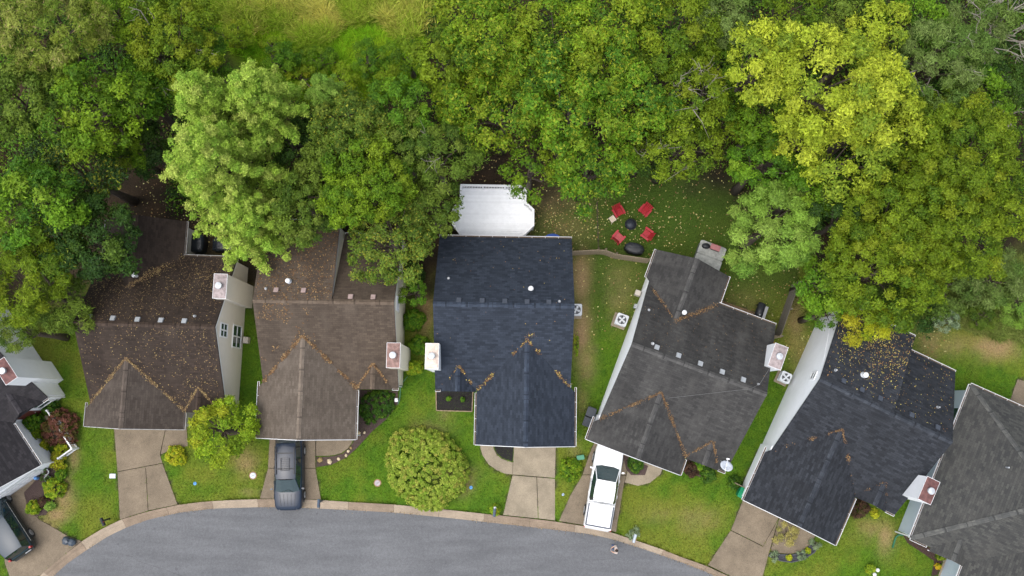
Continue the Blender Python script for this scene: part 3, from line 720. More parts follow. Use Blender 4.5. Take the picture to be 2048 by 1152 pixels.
H2 = house((-11.5, 6.27), -0.9, 1, -8.42, 'shed', (R_TAUPE, W_CREAM), 'house with taupe brown roof and pine straw drifts, cream walls', (-3.95, -2.45), C_RUST, [(-2.95, .68), (-1.27, .68), (1.62, .34), (3.0, .34)], [(-2.25, 1.25, .10, .3), (-3.6, .75, .05, .2)], vent_mat=V_PINK, groof=R_TAUPE2,
           windows=[((4.27, .1, 4.3), (1, 0), .85, 1.3, 1)])
H3 = house((-0.5, 6.05), -1.0, -1, -8.58, 'plain', (R_NAVY, W_WHITE), 'house with clean slate blue roof in the middle, white deck behind', (-3.95, -2.4), C_WHITE, [(2.75, .27), (1.33, .27), (-.06, .25), (-1.42, .24), (-2.75, .24), (-1.57, -4.15), (-1.57, -7.0)], [(-1.65, 1.1, .10, .35), (-3.4, .3, .05, .2), (3.5, 1.75, .05, .2)], vent_mat=V_DARK, porch=2.85,
           windows=[((4.27, .1, 4.3), (1, 0), .85, 1.3, 1)])
H4 = house((11.3, 2.14), -20.7, 1, -6.35, 'wing', (R_CHAR, W_WHITE), 'house with weathered charcoal roof and satellite dish, turned clockwise', (1.75, 3.2), C_MAUVE, V5, [(-3.1, .5, .06, .3), (-3.85, 2.6, .05, .2), (-1.75, 3.2, .10, .7), (3.7, .45, .04, .3)], wing=(-4.55, .42, 6.75), porch=2.7)
H5 = house((22.46, -0.33), -26, 1, -8.5, 'shed', (R_DBLUE, W_WHITE), 'house with dark slate roof and yellow leaves on its rear slope', (-3.9, -2.45), C_MAROON, [(-2.95, .55), (-1.75, .55), (-.55, .55), (1.6, .5), (3.3, .5)], [(-3.6, .95, .05, .25), (-1.9, 1.45, .11, .35), (3.25, 1.8, .05, .3)], vent_mat=V_DARK, porch=2.6, windows=[((-4.27, .3, 4.5), (-1, 0), .5, .9, 1)])

# ---- hipped house at the right edge
def hip_house():
    O = (33.0, -5.5); H = thing('house', (O[0], O[1], 0), math.radians(-24.5), 'hip roofed house with weathered grey shingles at the right frame edge', 'house', 'houses along the close')
    x0, x1, y0, y1, k = -6.1, 7.0, -5.85, 4.68, 0.78; hy = (y1 - y0) / 2; zr = ZE + hy * k; ym = (y0 + y1) / 2
    A, B_, C, D = (x0, y0, ZE), (x1, y0, ZE), (x1, y1, ZE), (x0, y1, ZE); R0, R1 = (x0 + hy, ym, zr), (x1 - hy, ym, zr)
    slope(H, [A, B_, R1, R0], R_GREY); slope(H, [C, D, R0, R1], R_GREY); slope(H, [D, A, R0], R_GREY); slope(H, [B_, C, R1], R_GREY)
    for p, q in ((A, R0), (D, R0), (B_, R1), (C, R1)): ridge_caps(H, p, q, R_GREY, k * .5, k * .5)
    ridge_caps(H, R0, R1, R_GREY, k, k)
    MB().box(((x0 + x1) / 2, ym, 1.32), (x1 - x0 - .5, y1 - y0 - .5, 2.64)).build('wall', W_BLUE, H)
    gutter(H, D, C, (0, 1, 0)); gutter(H, (x0, y0, ZE), (x0, y1, ZE), (-1, 0, 0)); gutter(H, A, (x0 + 1.1, y0, ZE), (0, -1, 0))
    # small front gable, then the garage gable
    xc, h2, kk = -3.62, 1.15, 0.8; zt = ZE + h2 * kk; ya = y0 + h2 * kk / k
    for s_ in (-1, 1): slope(H, [(xc, ya, zt), (xc, y0 - .25, zt), (xc + s_ * h2, y0 - .25, ZE), (xc + s_ * h2, y0, ZE)], R_GREY); rake(H, (xc, y0 - .25, zt), (xc + s_ * h2, y0 - .25, ZE), (0, -1, 0))
    ridge_caps(H, (xc, ya, zt), (xc, y0 - .25, zt), R_GREY, kk, kk)
    gl, gr, yg = -2.55, 3.7, -9.6; gc, gh = (gl + gr) / 2, (gr - gl) / 2; kg = 0.68; zg = ZE + gh * kg; yag = y0 + (zg - ZE) / k
    for xe in (gl, gr): slope(H, [(gc, yag, zg), (gc, yg, zg), (xe, yg, ZE), (xe, y0, ZE)], R_GREY); rake(H, (gc, yg, zg), (xe, yg, ZE), (0, -1, 0))
    gutter(H, (gl, y0 - .1, ZE), (gl, yg, ZE), (-1, 0, 0)); ridge_caps(H, (gc, yag, zg), (gc, yg, zg), R_GREY, kg, kg)
    MB().extrude([(gc - gh + .25, 0), (gc + gh - .25, 0), (gc + gh - .25, ZE), (gc, zg - .14), (gc - gh + .25, ZE)], 'y', yg + .22, y0 + .6).build('garage_wall', W_BLUE, H)
    gd = MB().box((gc, yg + .2, 1.1), (4.4, .05, 2.18)).build('garage_door', M_WHITE, H)
    for r in range(4):
        for c_ in range(6): MB().box((gc + (c_ - 2.5) * .72, yg + .17, .3 + r * .54), (.6, .02, .4)).build('panel', M_WHITE, gd)
    for x_, y_ in ((-3.3, .4), (-1.6, -.6)):
        zz = min(ZE + (x_ - x0) * k, zr); MB().lathe([(.05, -.1), (.05, .3)], 12, (x_, y_, zz)).build('pipe', M_GALV, H)
    MB().box((x0 + .27, 2.6, 1.6), (.05, 1.1, 1.2)).build('window', M_GLASS, H)
    MB().bar((x0 + .1, y0 + .1, 0.04), (x0 + .1, y0 + .1, 2.6), .08, .08).build('downspout', M_WHITE, H)
    return H
H6 = hip_house()
# ------------------------------------------------------------------ trees and shrubs
PAL = {
    'yellow': [(0.285, 0.315, 0.016), (0.41, 0.41, 0.026), (0.16, 0.215, 0.014), (0.36, 0.36, 0.02)],
    'pine':   [(0.235, 0.33, 0.034), (0.31, 0.38, 0.055), (0.175, 0.285, 0.028), (0.34, 0.37, 0.07)],
    'mid':    [(0.100, 0.160, 0.010), (0.165, 0.215, 0.013), (0.058, 0.110, 0.010), (0.20, 0.225, 0.016)],
    'green':  [(0.085, 0.155, 0.012), (0.14, 0.21, 0.014), (0.05, 0.105, 0.012), (0.18, 0.22, 0.02)],
    'olive':  [(0.098, 0.130, 0.017), (0.155, 0.18, 0.026), (0.058, 0.092, 0.014), (0.165, 0.175, 0.03)],
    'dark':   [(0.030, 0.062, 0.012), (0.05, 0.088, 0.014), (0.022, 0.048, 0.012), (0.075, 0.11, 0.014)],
    'light':  [(0.13, 0.215, 0.05), (0.185, 0.265, 0.075), (0.085, 0.17, 0.035), (0.15, 0.25, 0.05)],
    'khaki':  [(0.165, 0.165, 0.035), (0.25, 0.215, 0.075), (0.105, 0.135, 0.022), (0.21, 0.20, 0.04)],
    'grey':   [(0.125, 0.155, 0.042), (0.17, 0.19, 0.07), (0.085, 0.125, 0.03), (0.14, 0.15, 0.06)],
    'gold':   [(0.125, 0.155, 0.010), (0.185, 0.205, 0.014), (0.075, 0.115, 0.010), (0.20, 0.195, 0.014)],
    'lime':   [(0.17, 0.26, 0.014), (0.24, 0.31, 0.02), (0.11, 0.19, 0.012), (0.28, 0.29, 0.02)],
    'hydra':  [(0.225, 0.31, 0.035), (0.29, 0.36, 0.05), (0.175, 0.27, 0.026), (0.31, 0.32, 0.055)],
    'red':    [(0.12, 0.05, 0.03), (0.16, 0.065, 0.045), (0.09, 0.075, 0.02), (0.13, 0.10, 0.025)],
    'brown':  [(0.06, 0.032, 0.02), (0.09, 0.05, 0.03), (0.045, 0.03, 0.018), (0.07, 0.06, 0.02)],
    'bright': [(0.28, 0.30, 0.012), (0.36, 0.36, 0.02), (0.16, 0.22, 0.012), (0.30, 0.27, 0.02)],
    'sage':   [(0.16, 0.21, 0.13), (0.21, 0.26, 0.17), (0.11, 0.16, 0.09), (0.2, 0.24, 0.14)],
    'dry':    [(0.30, 0.25, 0.09), (0.36, 0.30, 0.11), (0.22, 0.20, 0.06), (0.26, 0.24, 0.08)],
    'ivy':    [(0.035, 0.085, 0.010), (0.055, 0.115, 0.012), (0.025, 0.065, 0.010), (0.08, 0.14, 0.014)],
}
_G = {'yellow': (.98, 1.13, 1.5), 'pine': (1.10, 1.20, 1.25), 'dark': (1.0, 1.15, 1.0), 'olive': (.86, 1.11, .9), 'gold': (.90, 1.15, .9), 'mid': (.92, 1.14, .9), 'green': (.90, 1.16, .9), 'khaki': (.95, 1.25, .7), 'grey': (.98, 1.25, .85), 'light': (1.3, 1.32, .8), 'hydra': (1, 1, 1), 'red': (1, 1, 1), 'brown': (1, 1, 1), 'ivy': (1.1, 1.15, 1)}
for _k in PAL:
    _g = _G.get(_k, (1.1, 1.15, 1.0)); PAL[_k] = [tuple(min(.75, c * f) for c, f in zip(q, _g)) for q in PAL[_k]]
# style: clump radius lo/hi, leaf length lo/hi, leaf width ratio, coverage, clump flatness, lobes
STY = {
    'broad':   (0.42, 0.78, 0.15, 0.27, 0.62, 1.15, 0.80, 7),
    'coarse':  (0.45, 0.82, 0.17, 0.31, 0.58, 1.10, 0.85, 8),
    'fine':    (0.32, 0.60, 0.12, 0.22, 0.62, 1.10, 0.75, 8),
    'feather': (0.38, 0.72, 0.20, 0.40, 0.24, 1.10, 0.55, 7),
    'needle':  (0.26, 0.46, 0.14, 0.24, 0.42, 1.10, 0.85, 9),
    'thin':    (0.36, 0.66, 0.14, 0.26, 0.58, 0.80, 0.65, 6),
}
def crown_points(R, rz, sty, rng, cone=0.0):
    """clump centres spread evenly over an uneven crown surface, so that dark clefts stay between them"""
    r0, r1, l0, l1, wr, cov, flat, lobes = STY[sty]
    k_ = 1.0 if R >= 1.5 else max(0.3, R / 1.9)
    r0, r1 = r0 * k_, r1 * k_; rm = (r0 + r1) / 2
    area = 2 * math.pi * R * (0.55 * R + 0.75 * rz) * 1.15
    nc = int(max(24, 3.4 * area / (math.pi * rm * rm)))
    if cone > 0:
        wn_ = 9; w_ = np.minimum(rng.integers(0, wn_, nc), rng.integers(0, wn_, nc)); nb = 9; br = rng.integers(0, nb, nc); tt = rng.uniform(0.1, 1.0, nc) ** 0.62
        zt = (w_ + 0.5) / wn_; ln_ = 0.72 + 0.42 * ((br * 7 + w_ * 5) % 11) / 10.0
        an = br * 2 * math.pi / nb + w_ * 0.61 + rng.normal(0, 0.13, nc) * (1.2 - tt); rad = R * (1 - zt) ** 0.7 * tt * ln_
        C = np.stack([rad * np.cos(an), rad * np.sin(an), -rz * 0.7 + zt * 1.9 * rz + rad * 0.12 + rng.normal(0, .10, nc)], 1); d = np.stack([np.cos(an) * .6, np.sin(an) * .6, np.full(nc, .7)], 1)
        rc = rng.uniform(r0, r1, nc) * (1.1 - 0.35 * tt)
    else:
        d = rng.normal(size=(nc * 2, 3)); d /= np.linalg.norm(d, axis=1, keepdims=True); d = d[d[:, 2] > -0.22][:nc]; nc = len(d)
        L = rng.normal(size=(lobes, 3)); L[:, 2] = np.abs(L[:, 2]) * 0.8; L /= np.linalg.norm(L, axis=1, keepdims=True); La = rng.uniform(.7, 1.15, lobes)
        f = 0.60 + 0.40 * np.max(La * np.exp(-((1 - d @ L.T) / 0.13)), axis=1) + rng.normal(0, 0.05, nc)
        f = np.where(rng.random(nc) < 0.10, f * rng.uniform(0.55, 0.8, nc), f); f = np.clip(f, 0.32, 1.08)
        C = d * f[:, None] * np.array([R, R, rz]); rc = rng.uniform(r0, r1, nc)
    keep = []; A = np.empty((0, 3)); B = np.empty(0); sep = 0.74 if cone == 0 else 0.58
    for q in range(nc):
        if len(keep) and np.any(((A - C[q]) ** 2).sum(1) < (sep * (B + rc[q])) ** 2): continue
        keep.append(q); A = np.vstack([A, C[q]]); B = np.append(B, rc[q])
    return C[keep], d[keep], rc[keep]
def tri_leaves(C, N, L, W, col, rng, dirs):
    n = len(C); N = N / (np.linalg.norm(N, axis=1, keepdims=True) + 1e-9)
    A = dirs - (dirs * N).sum(1, keepdims=True) * N; A /= np.linalg.norm(A, axis=1, keepdims=True) + 1e-9; B = np.cross(N, A)
    L = L[:, None]; W = W[:, None]; V = np.empty((n, 3, 3)); k = rng.uniform(-.25, .25, (n, 1))
    V[:, 0] = C - A * L * .42 + B * W * .5; V[:, 1] = C - A * L * k - B * W * .5; V[:, 2] = C + A * L * .58
    return V.reshape(-1, 3), np.arange(3 * n).reshape(n, 3), np.repeat(col, 3, axis=0)
LEAF_BUDGET = 2.0
def crown_mesh(name, centre, R, rz, sty, pal, rng, parent, cone=0.0, dens=1.0, leaf=1.0, asp=1.0, rot=0.0, tip=None):
    r0, r1, l0, l1, wr, cov, flat, lobes = STY[sty]
    C, d, rc = crown_points(R, rz, sty, rng, cone)
    kl = 0.9 * leaf * (1.0 if R >= 1.5 else 0.6); lm = (l0 + (l1 - l0) * .42) * kl
    n_each = np.maximum(9, cov * dens * LEAF_BUDGET * 2 * math.pi * rc ** 2 * (0.5 + 0.5 * flat) / (0.5 * lm * lm * wr)).astype(int)
    idx = np.repeat(np.arange(len(C)), n_each); n = len(idx)
    q = rng.normal(size=(n, 3)) + d[idx] * 0.75 + np.array([0, 0, 0.75]); q /= np.linalg.norm(q, axis=1, keepdims=True)
    rr = rc[idx] * np.where(rng.random(n) < .8, rng.uniform(0.80, 1.06, n), rng.uniform(.3, .8, n))
    spray = np.sin(q[:, 0] * 6 + idx * 1.3) * np.sin(q[:, 1] * 6 + idx * 2.1) * np.sin(q[:, 2] * 5 + idx * 0.7)
    rr = rr * (1 + 0.60 * spray)
    pos = C[idx] + q * rr[:, None] * np.array([1.05, 1.05, flat])
    if asp != 1.0 or rot:
        ca, sa = math.cos(rot), math.sin(rot); px_, py_ = pos[:, 0] * asp, pos[:, 1] / asp
        pos[:, 0], pos[:, 1] = px_ * ca - py_ * sa, px_ * sa + py_ * ca
    N = q * 0.8 + np.array([0, 0, 0.35]) + rng.normal(0, 0.42, (n, 3))
    Lg = (l0 + (l1 - l0) * rng.random(n) ** 1.5) * kl; W = Lg * wr * rng.uniform(0.75, 1.3, n)
    pc = np.array(PAL[pal]); t = rng.random(len(C))
    cc = np.where(t[:, None] < 0.40, pc[0], np.where(t[:, None] < 0.66, pc[1], np.where(t[:, None] < 0.86, pc[2], pc[3])))
    cc = cc * rng.uniform(0.85, 1.18, (len(C), 1))
    lc = cc[idx]; alt = pc[rng.integers(0, 4, n)]; mixk = rng.random((n, 1)) * 0.6
    lc = lc * (1 - mixk) + alt * mixk; lc = lc * rng.uniform(0.62, 1.42, (n, 1))
    if tip is not None:
        k = rng.random(n) < tip[1]; lc[k] = np.array(tip[0]) * rng.uniform(.7, 1.3, (k.sum(), 1))
    V, Q, cv = tri_leaves(pos + np.array(centre), N, Lg, W, lc, rng, q * 0.6 + rng.normal(0, 0.7, (n, 3)))
    return fast_mesh(name, V, Q, M_LEAF, cv, parent, nv=3), C
def limb_mesh(mb, base, tips, r0, rng, n=6):
    for tp in tips:
        a = Vector(base); b_ = Vector(tp); mid = a.lerp(b_, 0.5) + Vector((rng.normal(0, .3), rng.normal(0, .3), rng.uniform(.1, .6)))
        mb.tube([a, a.lerp(mid, .55) + Vector((0, 0, .1)), mid, b_], [r0, r0 * .75, r0 * .5, r0 * .14], n, cap=False)
N_LEAVES = 0
def tree(px, py, rpx, h, sty, pal, label, cone=0.0, rzf=0.8, dens=1.0, leaf=1.0, name=None, bare=0, asp=1.0, rot=0.0, tip=None, zc=None):
    global N_LEAVES
    seed = int(px * 7 + py * 13) & 0xffff; rng = np.random.default_rng(seed)
    R = rpx / 30.0
    for _ in range(3):
        rz = R * rzf; zc_ = zc if zc is not None else max(h - rz, rz * 0.6 + 0.3); R = max(0.5, rpx * (CAM_H - zc_) / F_PX - (0.22 if not cone else 0.0))
    x_, y_, _z = P(px, py, zc_ + rz * 0.25)
    T = thing(name or ('pine_tree' if cone else 'tree'), (x_, y_, 0), 0.0, label, 'tree', 'trees of the wood behind the houses')
    cr, C = crown_mesh('crown', (0, 0, zc_), R, rz, sty, pal, rng, T, cone, dens, leaf, asp, rot, tip)
    N_LEAVES += len(cr.data.polygons)
    tr = 0.11 + R * 0.05; mb = MB(); lean = (rng.normal(0, .15), rng.normal(0, .15))
    top = zc_ + (rz * 0.45 if cone else rz * 0.1)
    mb.tube([(0, 0, -.1), (lean[0] * .3, lean[1] * .3, top * .3), (lean[0], lean[1], top * .65), (lean[0] * .6, lean[1] * .6, top)], [tr * 1.5, tr, tr * .8, tr * .3], 9)
    pick = C[rng.permutation(len(C))[:9 + bare]]
    limb_mesh(mb, (lean[0], lean[1], top * .66), [(p[0] * .85, p[1] * .85, zc_ + p[2] * .8) for p in pick[:9]], tr * .55, rng)
    mb.build('trunk', M_BARK, T, smooth=True)
    if bare:
        mb = MB()
        for p in pick[9:]:
            a = Vector((p[0] * .5, p[1] * .5, zc_ + p[2] * .6)); b_ = Vector((p[0] * 1.05, p[1] * 1.05, zc_ + abs(p[2]) * 1.05 + .5))
            mb.tube([a, a.lerp(b_, .5) + Vector((rng.normal(0, .2), rng.normal(0, .2), .1)), b_], [.04, .028, .01], 5, cap=False)
            for k in range(5):
                s_ = a.lerp(b_, rng.uniform(.35, .95)); e = s_ + Vector((rng.normal(0, .5), rng.normal(0, .5), rng.uniform(0, .4)))
                mb.tube([s_, s_.lerp(e, .5) + Vector((rng.normal(0, .08), rng.normal(0, .08), .05)), e], [.016, .011, .005], 4, cap=False)
        mb.build('bare_twigs', M_PALEBARK, T)['kind'] = 'stuff'
    return T
def bare_tree(px, py, h, spread, label, az=None):
    rng = np.random.default_rng(int(px + py)); x_, y_, _ = P(px, py, h * .6)
    T = thing('dead_tree', (x_, y_, 0), 0, label, 'tree', 'trees of the wood behind the houses'); mb = MB()
    mb.tube([(0, 0, -.1), (.1, .05, h * .3), (.0, .1, h * .55)], [.2, .15, .12], 8); mb.build('trunk', M_PALEBARK, T, smooth=True)
    for k in range(9):
        mb = MB(); an = k * 2 * math.pi / 9 + rng.normal(0, .25) if az is None else az + rng.normal(0, .5)
        def grow(p, d, L, r, lev):
            q = p + d * L; m_ = p.lerp(q, .5) + Vector(rng.normal(0, L * .06, 3)); mb.tube([p, m_, q], [r, r * .8, r * .55], 5, cap=False)
            if lev > 0:
                for _ in range(3 if lev > 1 else 4):
                    nd = (d + Vector(rng.normal(0, .55, 3))).normalized(); grow(p.lerp(q, rng.uniform(.45, 1.0)), nd, L * rng.uniform(.5, .72), r * .5, lev - 1)
        grow(Vector((0, .1, h * .5)), Vector((math.cos(an), math.sin(an), rng.uniform(.4, 1.3))).normalized(), spread * rng.uniform(.45, .7), .075, 3)
        mb.build('branch', M_PALEBARK, T)
    return T
TREES = [
    # left wood
    (85, 50, 125, 13, 'feather', 'khaki', 'khaki tree with tan seed sprays in the top left corner', dict(tip=((.30, .24, .10), .06))),
    (30, 205, 95, 11, 'broad', 'olive', 'dull olive tree at the left edge below the khaki tree', {}),
    (190, 215, 105, 12, 'coarse', 'mid', 'leafy green tree with dark gaps right of the dull olive tree', dict(dens=.8)),
    (325, 70, 115, 11, 'fine', 'gold', 'yellow-green fine leaved tree left of the reeds', dict(bare=4)),
    (405, 125, 75, 8, 'fine', 'green', 'small green tree between the reeds and the pines', dict(bare=3)),
    (232, 28, 70, 10, 'broad', 'mid', 'tree at the top edge between the khaki and the yellow-green tree', {}),
    (60, 400, 115, 12, 'coarse', 'green', 'bright green tree with long leaf sprays at the left edge', {}),
    (150, 340, 90, 10, 'broad', 'dark', 'dark green tree beside the shaded clearing on the left', dict(tip=((.2, .22, .02), .18))),
    (40, 570, 110, 11, 'feather', 'gold', 'yellowish drooping tree at the left edge beside the brown roof', {}),
    (185, 475, 92, 10, 'broad', 'dark', 'dark bluish green tree overhanging the brown roof', {}),
    (110, 600, 78, 8, 'feather', 'olive', 'olive tree reaching to the left corner of the brown roof', {}),
    (35, 660, 52, 7, 'fine', 'olive', 'small olive tree overhanging the white house at the left edge', {}),
    (290, 300, 70, 6, 'broad', 'dark', 'low dark tree at the back of the shaded clearing', {}),
    # pines
    (432, 318, 150, 14.5, 'needle', 'pine', 'big lime green pine, the largest of the pale pines', dict(cone=1, rzf=1.1)),
    (514, 195, 98, 14, 'needle', 'pine', 'lime green pine with its pointed tip nearest the meadow', dict(cone=1, rzf=1.3)),
    (408, 200, 80, 14.5, 'needle', 'pine', 'narrow lime green pine behind the big pine', dict(cone=1, rzf=1.5)),
    (495, 435, 108, 10.5, 'needle', 'pine', 'lower lime green pine reaching over the two brown roofs', dict(cone=.6, rzf=.9)),
    (590, 250, 40, 7, 'broad', 'dark', 'dark young tree in the gap right of the pines', {}),
    # middle wood
    (648, 180, 46, 11, 'needle', 'light', 'pale green conifer beside the lush meadow grass', dict(cone=1, rzf=1.2)),
    (700, 252, 86, 11, 'fine', 'olive', 'olive green tree right of the gap beside the pines', dict(tip=((.26, .28, .03), .12))),
    (802, 222, 78, 10, 'fine', 'green', 'dark green tree with creepers behind the taupe roof', {}),
    (610, 400, 95, 10, 'fine', 'olive', 'olive tree overhanging the left part of the taupe roof', {}),
    (725, 365, 112, 11.5, 'fine', 'mid', 'broad green tree behind the taupe roof', {}),
    (775, 475, 102, 9.5, 'fine', 'olive', 'olive tree hanging lowest over the taupe roof', dict(tip=((.26, .26, .03), .12))),
    (875, 320, 82, 10, 'feather', 'olive', 'grey olive tree with visible crooked stems behind the deck', dict(bare=3, dens=.9)),
    (868, 420, 72, 8.5, 'fine', 'olive', 'olive tree whose twigs hang over the left of the white deck', {}),
    (888, 125, 80, 10, 'coarse', 'gold', 'yellow-olive tree right of the meadow', {}),
    (985, 60, 112, 13, 'coarse', 'mid', 'coarse leaved tree at the top edge left of centre', dict(tip=((.24, .29, .02), .2))),
    (1000, 215, 105, 11, 'coarse', 'mid', 'dark gapped tree with yellow tinted leaves above the deck', dict(tip=((.24, .28, .02), .2), dens=.75)),
    (1115, 85, 102, 13, 'coarse', 'mid', 'green tree at the top edge in the middle', dict(tip=((.23, .29, .02), .2))),
    (1135, 215, 112, 13.5, 'coarse', 'green', 'dense round green tree in the middle of the wood', dict(tip=((.23, .29, .02), .22))),
    (1060, 335, 70, 8, 'broad', 'mid', 'thin dark tree right above the white deck', dict(dens=.6)),
    (1175, 330, 92, 10, 'coarse', 'green', 'bright green tree hanging over the leafy back lawn', dict(tip=((.22, .29, .02), .2))),
    (1225, 55, 98, 13, 'coarse', 'mid', 'yellow tinted tree at the top edge right of the middle', dict(tip=((.26, .31, .02), .2))),
    (1262, 190, 92, 12, 'coarse', 'green', 'tall green tree right of the dense round tree', dict(tip=((.23, .29, .02), .2))),
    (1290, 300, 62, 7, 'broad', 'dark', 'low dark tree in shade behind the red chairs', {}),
    (1345, 70, 98, 12, 'broad', 'gold', 'golden green tree at the top edge left of the yellow tree', {}),
    (1395, 190, 85, 12, 'thin', 'gold', 'thin golden tree full of pale bare branches', dict(bare=8, dens=.9)),
    (1355, 290, 92, 10, 'thin', 'gold', 'sparse golden tree hanging over the back lawn beyond the chairs', dict(bare=5)),
    (1445, 40, 70, 11, 'fine', 'grey', 'grey green tree at the top edge beside the yellow tree', {}),
    # right wood
    (1520, 130, 88, 14, 'coarse', 'yellow', 'smaller bright yellow tree left of the great yellow tree', {}),
    (1665, 150, 150, 15, 'coarse', 'yellow', 'great bright yellow tree, the largest crown in the wood', {}),
    (1760, 225, 92, 12, 'coarse', 'yellow', 'yellow tree leaning right of the great yellow tree', {}),
    (1690, 320, 82, 11, 'coarse', 'yellow', 'yellow tree hanging lowest below the great yellow tree', dict(dens=.9)),
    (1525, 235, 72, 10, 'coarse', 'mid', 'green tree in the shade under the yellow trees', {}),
    (1880, 120, 112, 11, 'feather', 'grey', 'wispy grey-green tree right of the great yellow tree', dict(bare=5)),
    (1835, 25, 75, 10, 'broad', 'green', 'green tree at the top edge right of the yellow tree', {}),
    (1585, 5, 70, 11, 'broad', 'gold', 'golden green tree cut by the top edge behind the yellow tree', {}),
    (1700, 10, 70, 10, 'broad', 'olive', 'olive tree cut by the top edge behind the great yellow tree', {}),
    (2000, 150, 72, 7, 'broad', 'dark', 'dark green tree beneath the bare tree at the right edge', {}),
    (1530, 325, 85, 9, 'fine', 'green', 'dense green tree below the shaded hollow', {}),
    (1620, 375, 72, 8.5, 'broad', 'green', 'green tree between the feathery tree and the yellow trees', {}),
    (1545, 450, 112, 9, 'feather', 'light', 'pale green feathery tree beside the grey hot tub', dict(dens=1.3)),
    (1785, 425, 112, 11, 'fine', 'gold', 'golden olive tree below the yellow trees on the right', {}),
    (1750, 540, 132, 11, 'fine', 'gold', 'broad golden olive tree above the dark slate roof', {}),
    (1945, 310, 132, 12, 'fine', 'gold', 'big golden green tree at the right edge', {}),
    (1930, 455, 112, 10.5, 'fine', 'gold', 'golden green tree above the rough grass on the right', {}),
    (2040, 420, 60, 9, 'fine', 'gold', 'golden green tree cut by the right edge', {}),
    (1655, 555, 72, 8, 'broad', 'green', 'deep green tree beside the grey wooden fence', {}),
    (1735, 640, 55, 7.5, 'broad', 'bright', 'yellowing tree dropping leaves on the dark slate roof', {}),
    (1655, 625, 42, 6, 'broad', 'green', 'small green tree against the white wall of the dark slate house', {}),
    (1835, 610, 62, 6.5, 'broad', 'dark', 'dark green tree behind the dark slate roof', {}),
    (1890, 640, 32, 3.5, 'fine', 'sage', 'small pale leaved tree behind the dark slate house', {}),
    (275, 190, 70, 9, 'broad', 'green', 'green tree between the leafy tree and the yellow-green tree', {}),
    (345, 175, 60, 8, 'fine', 'green', 'green tree just left of the narrow pine', dict(bare=2)),
    (120, 150, 70, 10, 'broad', 'olive', 'olive tree just below the khaki tree', {}),
    (250, 300, 55, 7, 'broad', 'mid', 'yellowish green tree at the upper end of the shaded clearing', {}),
    (100, 480, 80, 10, 'coarse', 'dark', 'dark tree between the bright green tree and the drooping tree', dict(tip=((.16, .2, .02), .15))),
    (600, 300, 62, 8, 'fine', 'dark', 'dark tree right of the big pine in the gap', {}),
    (690, 300, 80, 10, 'fine', 'olive', 'olive tree in the middle of the trees behind the taupe roof', {}),
    (800, 290, 80, 10, 'fine', 'olive', 'olive tree left of the crooked stems', {}),
    (930, 200, 75, 9, 'coarse', 'mid', 'yellow tinted tree left of the dark gapped tree', dict(tip=((.23, .28, .02), .2))),
    (1060, 150, 80, 11, 'coarse', 'mid', 'green tree left behind the dense round tree', dict(tip=((.23, .29, .02), .2))),
    (1200, 140, 85, 12, 'coarse', 'green', 'green tree between the two round trees in the middle', dict(tip=((.23, .29, .02), .2))),
    (1440, 130, 70, 9, 'broad', 'mid', 'green tree left of the smaller yellow tree', {}),
    (1445, 240, 62, 8, 'broad', 'gold', 'golden green tree above the shaded hollow', {}),
    (1600, 270, 75, 10, 'coarse', 'yellow', 'yellow green tree under the left of the great yellow tree', dict(dens=.9)),
    (1740, 70, 75, 11, 'coarse', 'yellow', 'yellow tree at the top right of the great yellow tree', {}),
    (1840, 250, 80, 10, 'fine', 'gold', 'golden green tree between the yellow tree and the wispy tree', {}),
    (1960, 60, 80, 8, 'feather', 'grey', 'grey-green tree behind the bare tree in the corner', {}),
    (1950, 190, 70, 8, 'broad', 'green', 'green tree below the wispy grey-green tree', {}),
    (1700, 430, 80, 9, 'broad', 'dark', 'dark green tree in the gap below the yellow trees', {}),
    (1850, 340, 80, 10, 'fine', 'gold', 'golden tree left of the big golden green tree', {}),
    (1850, 520, 90, 9.5, 'fine', 'gold', 'golden olive tree left of the rough grass', {}),
    (600, 150, 40, 2.4, 'broad', 'lime', 'bramble thicket at the near edge of the meadow beside the pine tip', {}),
    (690, 158, 42, 2.6, 'broad', 'lime', 'lime green bramble at the near edge of the meadow', {}),
    (765, 150, 42, 2.8, 'broad', 'lime', 'green thicket at the right end of the meadow', {}),
    (548, 92, 32, 2.0, 'broad', 'lime', 'small bright thicket at the left of the meadow', {}),
    (470, 70, 40, 3.0, 'fine', 'lime', 'low green bush left of the reeds', {}),
    (1905, 575, 62, 3.2, 'feather', 'grey', 'wispy grey-green willow scrub left on the rough grass', {}),
    (1985, 560, 70, 3.6, 'feather', 'grey', 'wispy grey-green willow scrub in the middle of the rough grass', {}),
    (2045, 610, 50, 2.8, 'feather', 'light', 'pale green scrub at the right edge above the hip roof', {}),
    (1960, 635, 40, 1.8, 'feather', 'olive', 'low olive scrub beside the bare gravel patch', {}),
    (560, 118, 42, 3.5, 'broad', 'green', 'round green thicket just above the pointed pine tip', {}),
    (640, 120, 46, 3.0, 'fine', 'mid', 'olive green thicket in front of the reeds', {}),
    (735, 118, 48, 3.5, 'fine', 'green', 'green thicket between the meadow and the olive trees', {}),
    (815, 110, 46, 5.0, 'broad', 'mid', 'yellowish thicket at the right end of the reeds', {}),
    (830, 580, 36, 4.5, 'broad', 'green', 'small green tree between the taupe and the slate blue roof', {}),
]
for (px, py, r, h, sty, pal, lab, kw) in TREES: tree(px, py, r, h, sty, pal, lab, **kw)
bare_tree(1990, 60, 11, 4.2, 'bare grey leafless tree in the top right corner')
bare_tree(2000, 205, 6, 2.2, 'pale dead thicket of twigs at the right edge')

